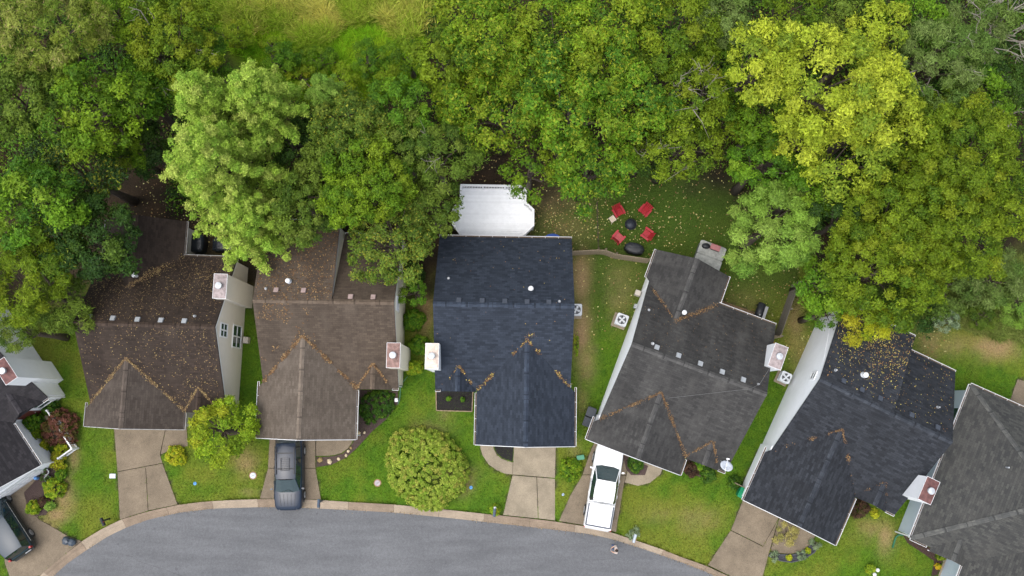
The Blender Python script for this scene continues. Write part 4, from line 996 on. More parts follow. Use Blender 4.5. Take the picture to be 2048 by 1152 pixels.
# undergrowth: low leafy mass on the floor of the wood
n = 2300; ux = RNG.uniform(-44, 44, n * 3); uy = RNG.uniform(12, 34, n * 3); pxu, pyu = PIX(ux, uy)
edge = np.interp(pxu, [-400, 190, 215, 330, 350, 560, 880, 1000, 1180, 1440, 1460, 1600, 1640, 2048, 2600], [560, 560, 240, 240, 400, 470, 340, 300, 250, 270, 330, 430, 560, 640, 640])
k = (pyu < edge) & ~((pyu < 215) & (pxu > 430) & (pxu < 870)) & (fbm(ux * .3, uy * .3, 44) > .26); ux, uy = ux[k][:n], uy[k][:n]; n = len(ux)
per = 80; idx = np.repeat(np.arange(n), per); q = RNG.normal(size=(n * per, 3)); q /= np.linalg.norm(q, axis=1, keepdims=True); q[:, 2] = np.abs(q[:, 2])
rr = RNG.uniform(.5, 1.5, n)[idx] * RNG.uniform(.3, 1, n * per) ** .5
pos = np.stack([ux[idx], uy[idx], np.zeros(n * per)], 1) + q * rr[:, None] * np.array([1.1, 1.1, 1.0])
pc = np.array(PAL['dark'] + PAL['green']) * .95; pc = pc[RNG.integers(0, 8, n)]
lc = pc[idx] * RNG.uniform(.6, 1.4, (n * per, 1)); Lg = RNG.uniform(.12, .28, n * per)
V, Q, cv = tri_leaves(pos, q + np.array([0, 0, .6]) + RNG.normal(0, .5, q.shape), Lg, Lg * .6, lc, RNG, RNG.normal(size=q.shape))
o = fast_mesh('undergrowth', V, Q, M_LEAF, cv, nv=3); tag(o, 'low dark green undergrowth on the floor of the wood', 'undergrowth', kind='stuff')

# shrubs in the gardens
def shrub(px, py, rpx, h, pal, label, sty='fine', name='shrub', rzf=None, leaf=1.0, dens=1.0, asp=1.0, rot=0.0, group='garden shrubs', tip=None, stems=True):
    rng = np.random.default_rng(int(px * 3 + py)); R = rpx / 30.0; rz = h * .55; x_, y_, _ = P(px, py, h * .5)
    T = thing(name, (x_, y_, 0), 0, label, 'tree' if 'tree' in name else 'shrub', group)
    cr, C = crown_mesh('foliage', (0, 0, h - rz), R, rz, sty, pal, rng, T, 0, dens, leaf, asp, rot, tip)
    mb = MB()
    for k in range(4): an = k * 1.6 + .3; mb.tube([(0, 0, -.05), (math.cos(an) * R * .25, math.sin(an) * R * .25, h * .35), (math.cos(an) * R * .5, math.sin(an) * R * .5, h * .7)], [.035, .025, .01], 5)
    mb.build('stem', M_BARK, T)
    return T
def dome(px, py, rx, ry, h, rot, pal, label, leaf=.14, den=1.0, name='shrub', group='garden shrubs', rough=1.0, probs=(.36, .3, .2, .14), tip=None, cat='shrub'):
    """a mounded bush: leaf rosettes all over the surface of an uneven dome, bare stems inside"""
    rng = np.random.default_rng(int(px * 5 + py)); x_, y_, _ = P(px, py, h * .5)
    T = thing(name, (x_, y_, 0), 0, label, cat, group)
    rs = leaf * 1.5; m = int(den * 1.35 * (rx * ry * math.pi + math.pi * (rx + ry) * h * .7) / (rs * rs * 3.1)) + 14
    u = rng.random(m) ** .85; an = rng.uniform(0, 2 * math.pi, m); el = np.arcsin(np.clip(u, 0, 1)); ph = rng.uniform(0, 6, 4)
    d = np.stack([np.cos(el) * np.cos(an), np.cos(el) * np.sin(an), np.sin(el)], 1)
    out = 1 + rough * (.055 * np.sin(an * 3 + ph[0]) + .05 * np.sin(an * 5 + ph[1]) + .03 * np.sin(an * 9 + ph[2]) + rng.normal(0, .035, m) + .12 * (fbm(d[:, 0] * 3 + 9, d[:, 1] * 3 + 4, int(px)) - .5))
    inn = rng.random(m) < .06; out = np.where(inn, out * rng.uniform(.75, .93, m), out)
    ca, sa = math.cos(rot), math.sin(rot); X_ = d[:, 0] * (rx - rs * .7) * out; Y_ = d[:, 1] * (ry - rs * .7) * out
    C = np.stack([X_ * ca - Y_ * sa, X_ * sa + Y_ * ca, np.maximum(.08, np.abs(d[:, 2]) ** .75 * (h - rs * .5) * (out - .02))], 1); nrm = d * np.array([.6, .6, 1.0])
    per = 38; idx = np.repeat(np.arange(m), per); n = len(idx); q = rng.normal(size=(n, 3)); q /= np.linalg.norm(q, axis=1, keepdims=True); q[:, 2] = np.abs(q[:, 2]) * .8
    pos = C[idx] + q * (rng.uniform(.25, 1.0, n) * rs * (.75 + .5 * rng.random(m)[idx]))[:, None]
    pc = np.array(PAL[pal]); cc = pc[rng.choice(4, m, p=list(probs))] * rng.uniform(.85, 1.15, (m, 1)); lc = cc[idx] * rng.uniform(.7, 1.35, (n, 1)); Lg = rng.uniform(.65, 1.35, n) * leaf
    if tip is not None: k = rng.random(n) < tip[1]; lc[k] = np.array(tip[0]) * rng.uniform(.7, 1.3, (k.sum(), 1))
    V, Q, cv = rhombi(pos, q * .6 + nrm[idx] * .5 + np.array([0, 0, .4]) + rng.normal(0, .35, (n, 3)), Lg, Lg * .6, lc, rng, dirs=q + rng.normal(0, .4, (n, 3)))
    fast_mesh('foliage', V, Q, M_LEAF, cv, T); mb = MB()
    for k in range(5): a_ = k * 1.3; mb.tube([(0, 0, -.05), (math.cos(a_) * rx * .25, math.sin(a_) * ry * .25, h * .4), (math.cos(a_) * rx * .55, math.sin(a_) * ry * .55, h * .65)], [.035, .025, .01], 5)
    mb.build('stem', M_BARK, T)
    return T
dome(851, 936, 2.95, 2.5, 1.75, -.75, 'hydra', 'huge rounded hydrangea bush on the front lawn', .115, 1.35, 'hydrangea_bush', rough=.6)

tree(442, 862, 74, 5.0, 'fine', 'lime', 'small lime green tree on the lawn between the two brown roofs', name='ornamental_tree', rzf=.75, dens=1.3)
dome(752, 812, 1.32, 1.05, .5, .5, 'ivy', 'dark green ground cover mass in the bed of the taupe house', .10, 1.1, 'ground_cover')
G = [
    (118, 857, 36, 1.3, 'red', 'large reddish brown mounded shrub by the white house', {}),
    (62, 845, 22, 1.2, 'green', 'green shrub against the white wall left of the red shrub', {}),
    (70, 868, 16, .9, 'gold', 'golden green shrub left of the red shrub', {}),
    (100, 815, 18, .8, 'ivy', 'dark green shrub under the front windows of the white house', {}),
    (83, 896, 14, .7, 'bright', 'yellow shrub right beside the porch railing', {}),
    (122, 898, 15, .7, 'bright', 'yellow shrub below the red shrub', {}),
    (116, 922, 20, .7, 'bright', 'wide yellow shrub with brownish middle below the red shrub', dict(tip=((.16, .08, .03), .25))),
    (121, 950, 13, .6, 'green', 'small green shrub beside the potted plants', {}),
    (107, 977, 22, .9, 'lime', 'round lime green shrub by the driveway garden', {}),
    (66, 1015, 15, .7, 'lime', 'square lime green shrub nearest the dark van', {}),
    (88, 1003, 12, .6, 'brown', 'dark red-brown shrub by the driveway garden', {}),
    (99, 1012, 12, .5, 'light', 'pale green shrub at the end of the driveway garden', {}),
    (1142, 938, 24, .7, 'mid', 'flat yellow-green shrub right of the pale driveway', {}),
    (1272, 927, 19, .7, 'ivy', 'trimmed round dark green shrub beside the white pickup', dict(dens=1.6)),
    (1400, 925, 16, .6, 'green', 'leafy green shrub in the notch beside the charcoal porch', {}),
    (1417, 948, 18, .7, 'ivy', 'rounded green shrub below the charcoal porch', {}),
    (1385, 938, 16, .5, 'brown', 'dried brown shrub in the notch beside the charcoal porch', {}),
    (1722, 1018, 20, .9, 'brown', 'dark brown twiggy shrub below the dark slate porch', {}),
    (1750, 1027, 10, .5, 'bright', 'small yellow-green shrub right of the dark brown shrub', {}),
    (1575, 1068, 26, .6, 'dry', 'straw coloured ornamental grass on the round front walk', dict(sty='feather')),
    (350, 912, 22, .7, 'bright', 'yellow shrub beside the front walk of the dark brown house', {}),
    (1470, 965, 15, .5, 'ivy', 'low green weeds against the white side wall', {}),
    (1882, 1113, 9, .6, 'gold', 'small golden green shrub at the corner of the hip roofed house', {}),
    (990, 1020, 12, .7, 'lime', 'leafy climber round the white topped mailbox post', dict(dens=.8)),
    (1268, 1067, 12, .6, 'sage', 'spiky pale plant at the foot of the grey mailbox', dict(sty='feather', dens=.8)),
    (1742, 1138, 11, .6, 'lime', 'bright green plant on the lawn by two white globes', {}),
    (1547, 1113, 9, .4, 'sage', 'leftmost silvery plant in the curved black bed', dict(sty='feather')),
    (1601, 1112, 9, .4, 'sage', 'middle silvery plant in the curved black bed', dict(sty='feather')),
    (1631, 1086, 9, .4, 'sage', 'rightmost silvery plant in the curved black bed', dict(sty='feather')),
    (1578, 1115, 6, .3, 'bright', 'yellow-green plant left of the middle silvery plant', {}),
    (1616, 1102, 6, .3, 'bright', 'yellow-green plant right of the middle silvery plant', {}),
    (897, 797, 4.5, .35, 'green', 'left seedling plant in the black mulch bed', {}),
    (925, 799, 4.5, .35, 'green', 'right seedling plant in the black mulch bed', {}),
    (1876, 1133, 6, .35, 'bright', 'yellow flowering plant in the dark bed of the hip roofed house', dict(tip=((.6, .38, .02), .5))),
    (826, 640, 24, 1.6, 'green', 'broad leaved shrub halfway between the taupe and slate blue roofs', dict(sty='broad')),
    (838, 690, 20, 1.4, 'green', 'leafy shrub right of the taupe chimney', dict(sty='broad')),
    (828, 735, 18, 1.2, 'lime', 'light green shrub below the taupe chimney', dict(sty='broad')),
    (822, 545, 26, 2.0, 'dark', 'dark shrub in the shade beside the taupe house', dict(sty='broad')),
    (1153, 690, 10, .5, 'lime', 'strip of upright lily leaves against the slate blue house', dict(sty='feather', asp=.55)),
]
for (px, py, r, h, pal, lab, kw) in G:
    if kw.get('sty') == 'feather': shrub(px, py, r, h, pal, lab, **kw)
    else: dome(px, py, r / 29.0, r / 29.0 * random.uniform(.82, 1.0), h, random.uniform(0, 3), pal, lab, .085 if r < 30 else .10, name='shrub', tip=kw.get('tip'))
# ------------------------------------------------------------------ planting beds (mulch) and their edging
def bed(pts, mat, edge=None, h=0.035, raw=False):
    q = pts if raw else pl(pts)
    o = MB().prism(q, -0.06, h).build('planting_bed', mat); o['kind'] = 'structure'
    if edge:
        mb = MB()
        for a_, b_ in zip(q, q[1:] + q[:1]): mb.bar((a_[0], a_[1], .05), (b_[0], b_[1], .05), .06, .12)
        mb.build('edging', edge, o)
    return o
M_EDGE = plain('edging_wood', (0.25, 0.19, 0.125), .85, var=.3)
M_EDGEB = plain('edging_black', (0.05, 0.055, 0.065), .6)
bed([(872, 778), (946, 781), (944, 823), (873, 821)], M_MULCH, M_EDGE)
bed([(988, 884), (1027, 888), (1025, 923), (1005, 916), (995, 907), (990, 898)], M_MULCH)
bed([(633, 914), (655, 913.5), (671, 911.5), (685, 907.5), (698, 897), (707, 884), (716, 868), (718, 780), (796, 782), (796, 808), (771, 840), (745, 862), (716, 894), (693, 915), (662, 930), (633, 934)], M_MULCHB)
bed([(1541, 1104), (1560, 1109), (1582, 1110), (1605, 1104), (1623, 1088), (1636, 1090), (1628, 1104), (1605, 1119), (1582, 1124), (1560, 1121), (1537, 1112)], plain('slate_mulch', (0.045, 0.045, 0.06), .95, var=.4, scale=20, bmp=.04), M_EDGEB)
bed([(1802, 1064), (1822, 1080), (1852, 1092), (1890, 1108), (1884, 1122), (1874, 1150), (1862, 1152), (1868, 1122), (1848, 1108), (1815, 1086)], plain('maroon_mulch', (0.055, 0.03, 0.026), .95, var=.5, scale=22, bmp=.05))
bed([(1374, 914), (1424, 936), (1418, 958), (1370, 946)], M_MULCHB)
bed([(48, 985), (72, 960), (88, 938), (100, 930), (122, 930), (130, 948), (120, 985), (110, 1000), (92, 1030), (70, 1032), (55, 1012)], M_MULCHB)
bed([(1246, 910), (1296, 932), (1290, 950), (1262, 950), (1252, 938)], M_MULCHB)

# rocks in the bed of the taupe house
def rock(px, py, r, label, mat, h=.6):
    rng = np.random.default_rng(int(px * py)); x_, y_, _ = P(px, py, .08)
    bm = bmesh.new(); bmesh.ops.create_icosphere(bm, subdivisions=2, radius=1)
    for v in bm.verts:
        s_ = 1 + rng.normal(0, .09); v.co = Vector((v.co.x * r * s_, v.co.y * r * s_ * .85, v.co.z * r * h * s_))
    me = bpy.data.meshes.new('rock'); bm.to_mesh(me); bm.free(); me.materials.append(mat)
    o = link(bpy.data.objects.new('rock', me)); o.location = (x_, y_, .08); o.rotation_euler = (0, 0, rng.uniform(0, 3)); tag(o, label, 'rock', 'rocks edging the flower bed')
M_RK = plain('rock_pale', (0.52, 0.43, 0.28), .9, var=.25, scale=5, bmp=.02); M_RK2 = plain('rock_ochre', (0.26, 0.19, 0.08), .9, var=.3, scale=5, bmp=.02)
for x_, y_, r, l_, m_ in ((640, 920, .19, 'ochre rock at the driveway end of the flower bed', M_RK2), (659, 923, .18, 'largest pale round rock in the curved flower bed', M_RK), (677, 918, .11, 'small pale rock right of the largest rock', M_RK), (692, 911, .10, 'white angular rock in the middle of the curved bed', M_RK), (696.5, 902.5, .11, 'pale rock near the end of the curved front walk', M_RK),
                          (702, 896, .10, 'pinkish rock beside the corner of the taupe garage', M_RK2), (718, 866, .12, 'cream rock right below the taupe garage eave', M_RK), (729, 865, .09, 'small grey rock next to the garden hose', M_RK)): rock(x_, y_, r, l_, m_)

# ------------------------------------------------------------------ deck behind the slate blue house (in that house's frame)
def deck():
    T = thing('deck', (-0.5, 6.05, 0), math.radians(-1), 'white painted timber deck with railing behind the slate blue roof', 'deck')
    ZD, ZT = 0.75, 1.68
    right = [(1.30, 8.50), (1.24, 7.42), (1.80, 6.90), (1.80, 5.86), (1.16, 5.22)]
    left = [(-3.05, 8.50), (-3.05, 7.42), (-3.55, 6.90), (-3.52, 5.86), (-3.03, 5.22)]
    mws = [plain('deck_paint_%s' % nm, tuple(c * f for c in (0.88, 0.90, 0.92)), .6, var=.05, scale=3, bmp=.003) for nm, f in (('fresh', 1.0), ('dull', .97), ('worn', .93))]
    yy = 4.62; w = .138
    while yy < 8.42:
        yc = yy + w / 2; xr = float(np.interp(yc, [p[1] for p in right[::-1]], [p[0] for p in right[::-1]])) ; xl = float(np.interp(yc, [p[1] for p in left[::-1]], [p[0] for p in left[::-1]]))
        MB().box(((xl + xr) / 2, yc, ZD - .015 + random.uniform(-.003, .003)), (xr - xl, w - .006, .03)).build('board', random.choice(mws), T); yy += w
    for line in (left, right, [left[0], right[0]]):
        for a_, b_ in zip(line, line[1:]):
            a_, b_ = Vector((*a_, 0)), Vector((*b_, 0)); d = (b_ - a_).normalized(); L = (b_ - a_).length
            MB().bar(a_ + Vector((0, 0, ZT)) - d * .05, b_ + Vector((0, 0, ZT + random.uniform(.001, .004))) + d * .05, .15, .035).build('top_rail', M_WHITE, T)
            MB().bar(a_ + Vector((0, 0, ZD + .10)), b_ + Vector((0, 0, ZD + .10)), .04, .06).build('bottom_rail', M_WHITE, T)
            MB().bar(a_ + Vector((0, 0, ZD - .14)), b_ + Vector((0, 0, ZD - .14)), .04, .22).build('skirt_board', M_WHITE, T)
            n = int(L / .105); base = None
            for i in range(1, n):
                q = a_ + d * (L * i / n)
                if base is None: base = MB().box((0, 0, (ZD + ZT) / 2 + .03), (.045, .045, ZT - ZD - .11)).mesh('baluster', M_WHITE)
                o = link(bpy.data.objects.new('baluster', base), T); o.location = (q.x, q.y, 0)
    for x_, y_ in left + right + [(-1.6, 8.5), (-.15, 8.5)]:
        MB().box((x_, y_, ZT / 2 - .01), (.11, .11, ZT)).build('post', M_WHITE, T)
deck()

# ------------------------------------------------------------------ fences
def fence(pts, h, label, name='fence', mat=M_WOOD, zt=None):
    q = [Vector((*P(x_, y_, h)[:2], 0)) for x_, y_ in pts]
    T = thing(name, (q[0].x, q[0].y, 0), 0, label, 'fence'); o0 = q[0].copy()
    pk = MB().prism([(-.068, -.011), (.068, -.011), (.068, .011), (-.068, .011)], 0.04, h).mesh('picket', mat)
    for a_, b_ in zip(q, q[1:]):
        d = (b_ - a_); L = d.length; d.normalize(); an = math.atan2(d.y, d.x); n = int(L / .145)
        nrm = Vector((-d.y, d.x, 0))
        for i in range(n):
            o = link(bpy.data.objects.new('picket', pk), T); p_ = a_ + d * (L * (i + .5) / n) - o0 - nrm * .03
            o.location = (p_.x, p_.y, random.uniform(-.015, .015)); o.rotation_euler = (random.uniform(-.01, .01), 0, an)
        for zz in (.35, h * .55, h - .25): MB().bar(a_ - o0 + nrm * .02 + Vector((0, 0, zz)), b_ - o0 + nrm * .02 + Vector((0, 0, zz)), .04, .09).build('rail', mat, T)
        k = max(1, round(L / 2.3))
        for i in range(k + 1): p_ = a_ + d * (L * i / k) - o0 + nrm * .08; MB().box((p_.x, p_.y, h / 2), (.09, .09, h)).build('post', mat, T)
    return T
fence([(1144, 502), (1198, 499), (1212, 500), (1234, 508), (1302, 518)], 1.75, 'weathered wooden fence between the slate blue and the charcoal house')
fence([(1601, 562), (1563, 671)], 1.8, 'grey wooden fence running back from the charcoal house', mat=plain('grey_wood', (0.175, 0.155, 0.125), .9, var=.3, scale=8, bmp=.008))
fence([(1540, 667), (1561, 674)], 1.7, 'short pale wooden gate fence beside the charcoal chimney')
# low wire fence between the two back yards
q = [Vector((*P(x_, y_, .5)[:2], 0)) for x_, y_ in ((1197, 496), (1196, 450), (1194, 405))]
T = thing('wire_fence', tuple(q[0]), 0, 'low dark wire fence across the leafy back lawn', 'fence')
for i in range(7):
    p_ = q[0].lerp(q[2], i / 6) - q[0]; MB().tube([(p_.x, p_.y, 0), (p_.x, p_.y, .9)], [.022, .022], 6).build('post', plain('rusty_wire', (.055, .04, .03), .8), T)
for zz in (.15, .4, .65, .86): MB().bar(q[0] - q[0] + Vector((0, 0, zz)), q[2] - q[0] + Vector((0, 0, zz)), .012, .012).build('wire', MATS['rusty_wire'], T)

# ------------------------------------------------------------------ back-yard things
M_RED = plain('red_plastic', (0.36, 0.022, 0.032), .45, var=.15)
def lawn_chair(px, py, rz, label, s=1.0):
    x_, y_, _ = P(px, py, .4); T = thing('lawn_chair', (x_, y_, 0), rz, label, 'chair', 'red chairs around the fire pit'); T.scale = (.92, .92, .92)   # faces local -y
    for i in range(5): MB().bar((-.23 + i * .115, -.30, .36), (-.23 + i * .115, .22, .28), .10, .025).build('seat_slat', M_RED, T)
    for i in range(5): MB().bar((-.23 + i * .115, .18, .26), (-.29 + i * .145, .50, .92 - abs(i - 2) * .05), .105, .022, up=(0, 1, .4)).build('back_slat', M_RED, T)
    for s_ in (-1, 1):
        MB().bar((s_ * .34, -.36, .56), (s_ * .34, .32, .54), .14, .03).build('arm', M_RED, T)
        MB().bar((s_ * .32, -.28, 0), (s_ * .32, -.28, .55), .09, .05).build('leg', M_RED, T); MB().bar((s_ * .32, .40, 0), (s_ * .32, .16, .52), .09, .05).build('leg', M_RED, T)
    return T
lawn_chair(1237, 423, math.radians(28), 'red lawn chair beside the little white table')
lawn_chair(1290, 421, math.radians(-42), 'red lawn chair farthest back on the right of the fire pit')
lawn_chair(1237, 474, math.radians(138), 'red lawn chair in front left of the fire pit')
lawn_chair(1294, 468, math.radians(215 + 20), 'red lawn chair in front right of the fire pit')
x_, y_, _ = P(1261, 449, .3); T = thing('fire_pit', (x_, y_, 0), 0, 'round black fire pit between the red chairs', 'fire pit')
MB().lathe([(.30, .22), (.36, .34), (.40, .40), (.38, .41), (.33, .36), (.05, .28)], 24).build('bowl', M_BLACK, T, smooth=True)
MB().lathe([(.37, .40), (.33, .50), (.18, .58), (.03, .61)], 24).build('lid', plain('dark_mesh', (.025, .03, .04), .5, .4), T, smooth=True)
for k in range(3): an = k * 2.1; MB().tube([(math.cos(an) * .3, math.sin(an) * .3, 0), (math.cos(an) * .27, math.sin(an) * .27, .3)], [.02, .02], 6).build('leg', M_BLACK, T)
x_, y_, _ = P(1225, 438, .4); T = thing('side_table', (x_, y_, 0), math.radians(35), 'small white slatted side table beside a red chair', 'table')
M_TAN = plain('sun_bleached_plastic', (.56, .47, .36), .6)
for i in range(4): MB().box((-.15 + i * .1, 0, .42), (.09, .4, .02)).build('slat', M_TAN, T)
for sx in (-1, 1):
    for sy in (-1, 1): MB().bar((sx * .2, sy * .22, 0), (sx * .15, sy * .16, .41), .035, .035).build('leg', M_TAN, T)
def covered(px, py, sx, sy, h, rz, label, name='covered_table', rnd=.3, cat='table', mat=None):
    x_, y_, _ = P(px, py, h * .5); rng = np.random.default_rng(int(px)); T = thing(name, (x_, y_, 0), rz, label, cat)
    mb = MB(); n = 40; rings = [(1.0, 0.02), (1.01, h * .4), (.98, h * .86), (.93, h * .97), (.55, h * 1.0), (.15, h * 1.02)]
    for j, (f, zz) in enumerate(rings):
        for k in range(n):
            a_ = 2 * math.pi * k / n; ca, sa = math.cos(a_), math.sin(a_); e = rnd
            X_ = math.copysign(abs(ca) ** e, ca) * sx / 2; Y_ = math.copysign(abs(sa) ** e, sa) * sy / 2
            fold = 1 + (.03 * math.sin(a_ * 9 + 1) if j < 3 else 0); mb.v.append((X_ * f * fold, Y_ * f * fold, zz + rng.normal(0, .008)))
    for j in range(len(rings) - 1):
        for k in range(n): a_ = j * n + k; b_ = j * n + (k + 1) % n; mb.f.append((a_, b_, b_ + n, a_ + n))
    mb.f.append(tuple((len(rings) - 1) * n + k for k in range(n)))
    mb.build('cover', mat or M_BLACK, T, smooth=True)
    return T
covered(1268, 498, 1.35, .78, .7, math.radians(-14), 'black covered oval table behind the wooden fence', rnd=.9)
M_VINYL = plain('black_vinyl', (.014, .018, .024), .35, var=.3)
covered(397, 488, .95, 1.25, .95, math.radians(-3), 'black covered grill against the rear wall of the dark brown house', 'covered_grill', .5, 'grill', M_VINYL)
t = covered(455, 491, 1.9, .95, .8, math.radians(-2), 'long black covered bench behind the dark brown house', 'covered_bench', .35, 'bench', M_VINYL)
# hot tub with folded grey cover; the tool box and bag on it are things of their own
x_, y_, _ = P(1419, 514, .8); a_ = math.radians(-20.7); T = thing('hot_tub', (x_, y_, 0), a_, 'grey hot tub with rounded corners behind the charcoal house', 'hot tub')
def rrect(sx, sy, r, n=6): return [(cx * (sx / 2 - r) + r * math.cos(t0 + k * math.pi / 2 / n), cy * (sy / 2 - r) + r * math.sin(t0 + k * math.pi / 2 / n)) for cx, cy, t0 in ((1, 1, 0), (-1, 1, math.pi / 2), (-1, -1, math.pi), (1, -1, 3 * math.pi / 2)) for k in range(n + 1)]
MB().prism(rrect(1.78, 1.9, .22), 0, .72).build('tub', plain('tub_grey', (.16, .165, .16), .6), T)
M_COV = plain('tub_cover', (.30, .31, .29), .7, var=.3, scale=4)
for s_ in (-1, 1): MB().prism([(p[0], p[1] / 2 + s_ * .475) for p in rrect(1.82, 1.88, .2)], .73, .83).build('cover_half', M_COV, T, bev=.02)
ca, sa = math.cos(a_), math.sin(a_)
def at(dx, dy): return (x_ + dx * ca - dy * sa, y_ + dx * sa + dy * ca)
p_ = at(.12, .68); T = thing('cooler', (p_[0], p_[1], .835), a_, 'faded red cooler standing on the grey hot tub', 'cooler')
MB().box((0, 0, .13), (.62, .34, .26)).build('box', plain('faded_red', (.30, .10, .10), .6, var=.25), T, bev=.03); MB().box((0, 0, .28), (.66, .38, .06)).build('lid', plain('faded_red_lid', (.36, .15, .15), .6, var=.25), T, bev=.02); MB().bar((-.3, -.2, .22), (.3, -.2, .22), .03, .03).build('handle', M_BLACK, T)
p_ = at(-.48, .6); T = thing('bag', (p_[0], p_[1], .835), a_ + .3, 'dark bag lying on the grey hot tub beside the red cooler', 'bag')
MB().lathe([(.2, 0), (.26, .08), (.22, .17), (.08, .22)], 14, (0, 0, 0), 1.1, .8).build('body', M_BLACK, T, smooth=True); MB().tube([(-.15, 0, .18), (0, .02, .3), (.15, 0, .18)], [.015] * 3, 6).build('strap', M_BLACK, T)
# kettle smoker grill on the dirt patio
x_, y_, _ = P(1519, 622, .7); T = thing('smoker_grill', (x_, y_, 0), math.radians(70), 'black barrel smoker grill on the patio behind the charcoal house', 'grill')
MB().tube([(-.55, 0, .8), (-.5, 0, .8), (.5, 0, .8), (.55, 0, .8)], [.18, .27, .27, .18], 18).build('barrel', M_BLACK, T, smooth=True)
for sx in (-1, 1):
    for sy in (-1, 1): MB().bar((sx * .42, sy * .22, 0), (sx * .4, sy * .14, .7), .04, .04).build('leg', M_BLACK, T)
MB().box((0, -.38, .74), (.9, .2, .03)).build('shelf', M_METAL, T); MB().tube([(-.35, .05, 1.0), (-.35, .05, 1.35)], [.05, .05], 10).build('stack', M_METAL, T)
x_, y_, _ = P(1514, 636, .3); T = thing('flower_pot', (x_, y_, 0), 0, 'terracotta pot beside the smoker grill', 'pot')
MB().lathe([(.10, 0), (.15, .26), (.17, .26), (.17, .31), (.14, .31), (.13, .2)], 16).build('pot', plain('terracotta', (.42, .22, .13), .8), T); MB().lathe([(.13, .19), (.13, .24)], 12).build('soil', M_MULCHB, T)
x_, y_, _ = P(1105, 478, .5); T = thing('storage_tub', (x_, y_, 0), 0, 'blue plastic tub behind the right rear corner of the slate blue house', 'tub')
M_BLUE = plain('blue_plastic', (.02, .09, .42), .5)
MB().lathe([(.34, 0), (.42, .5), (.45, .5), (.45, .55), (.40, .55), (.39, .45)], 20, (0, 0, 0), 1.25, .8).build('body', M_BLUE, T); 
for s_ in (-1, 1): MB().tube([(s_ * .52, -.1, .5), (s_ * .6, 0, .48), (s_ * .52, .1, .5)], [.02] * 3, 6).build('handle', M_BLUE, T)

# ------------------------------------------------------------------ air conditioners, meters, bins
def ac_unit(px, py, rz, label, s=.78, mat=None):
    x_, y_, _ = P(px, py, .5); T = thing('air_conditioner', (x_, y_, 0), rz, label, 'air conditioner', 'air conditioners beside the houses'); mat = mat or plain('ac_grey', (.50, .52, .54), .5, .2, var=.1)
    MB().box((-.06, -.06, .04), (s * 1.22, s * 1.22, .09)).build('pad', M_CONC2, T)
    MB().prism(rrect(s * .94, s * .94, .08), .09, .68).build('coil', plain('ac_dark', (.05, .055, .065), .7), T)
    for k in range(9): MB().prism(rrect(s * .97, s * .97, .08), .12 + k * .06, .135 + k * .06).build('louvre', mat, T)
    top = MB().prism(rrect(s, s, .1), .685, .74).build('top', mat, T, bev=.015)
    MB().lathe([(.30 * s / .78, 0), (.30 * s / .78, .006)], 28, (0, 0, .741)).build('fan_well', M_BLACK, top)
    for k in range(4):
        mb = MB(); an = k * math.pi / 2 + .5
        mb.add([(math.cos(an) * .06, math.sin(an) * .06, .754), (math.cos(an + .35) * .27, math.sin(an + .35) * .27, .754), (math.cos(an + .9) * .27, math.sin(an + .9) * .27, .760), (math.cos(an + 1.2) * .06, math.sin(an + 1.2) * .06, .760)], [(0, 1, 2, 3)]); mb.build('fan_blade', mat, top)
    MB().lathe([(.07, 0), (.06, .03)], 14, (0, 0, .752)).build('hub', mat, top)
    for k in range(3): MB().lathe([((.12 + k * .08), 0), ((.125 + k * .08), .004), ((.115 + k * .08), .004)], 24, (0, 0, .768)) 
    for k in range(6): an = k * math.pi / 6; MB().bar((-math.cos(an) * .31, -math.sin(an) * .31, .775), (math.cos(an) * .31, math.sin(an) * .31, .775), .008, .008).build('grille_bar', mat, top)
    return T
ac_unit(1243, 640, math.radians(-20.7), 'air conditioner on a pad beside the white wall of the charcoal house')
ac_unit(1152, 620, math.radians(-1), 'air conditioner tucked under the right eave of the slate blue roof')
ac_unit(1570, 755, math.radians(-26), 'air conditioner between the charcoal and the dark slate house', .7, plain('ac_pale', (.62, .66, .70), .5, .1))
def box_thing(name, px, py, z, s, rz, label, cat, mat, z0=0.0):
    x_, y_, _ = P(px, py, z); T = thing(name, (x_, y_, z0), rz, label, cat)
    MB().box((0, 0, s[2] / 2), s).build('body', mat, T, bev=.02); MB().box((0, 0, s[2] + .012), (s[0] * .9, s[1] * .9, .022)).build('lid', mat, T)
    return T
M_BEIGE = plain('beige_plastic', (.46, .42, .36), .6)
box_thing('utility_box', 491, 680, .5, (.36, .42, .55), math.radians(-2), 'beige utility box against the beige gable wall', 'utility box', M_BEIGE)
box_thing('utility_box', 1276, 586, .5, (.38, .36, .6), math.radians(-20), 'beige utility box at the rear of the charcoal house', 'utility box', M_BEIGE)
x_, y_, _ = P(1270, 613, 1.0); T = thing('electric_meter', (x_, y_, 1.2), math.radians(-20.7), 'grey electric meter on the white wall of the charcoal house', 'meter')
MB().box((0, 0, 0), (.2, .26, .4)).build('case', M_GALV, T, bev=.02); MB().lathe([(.08, 0), (.08, .06), (.05, .09)], 14, (-.05, 0, .2)).build('dial', M_METAL, T); MB().bar((.06, 0, -1.15), (.06, 0, -.15), .05, .05).build('conduit', M_GALV, T)
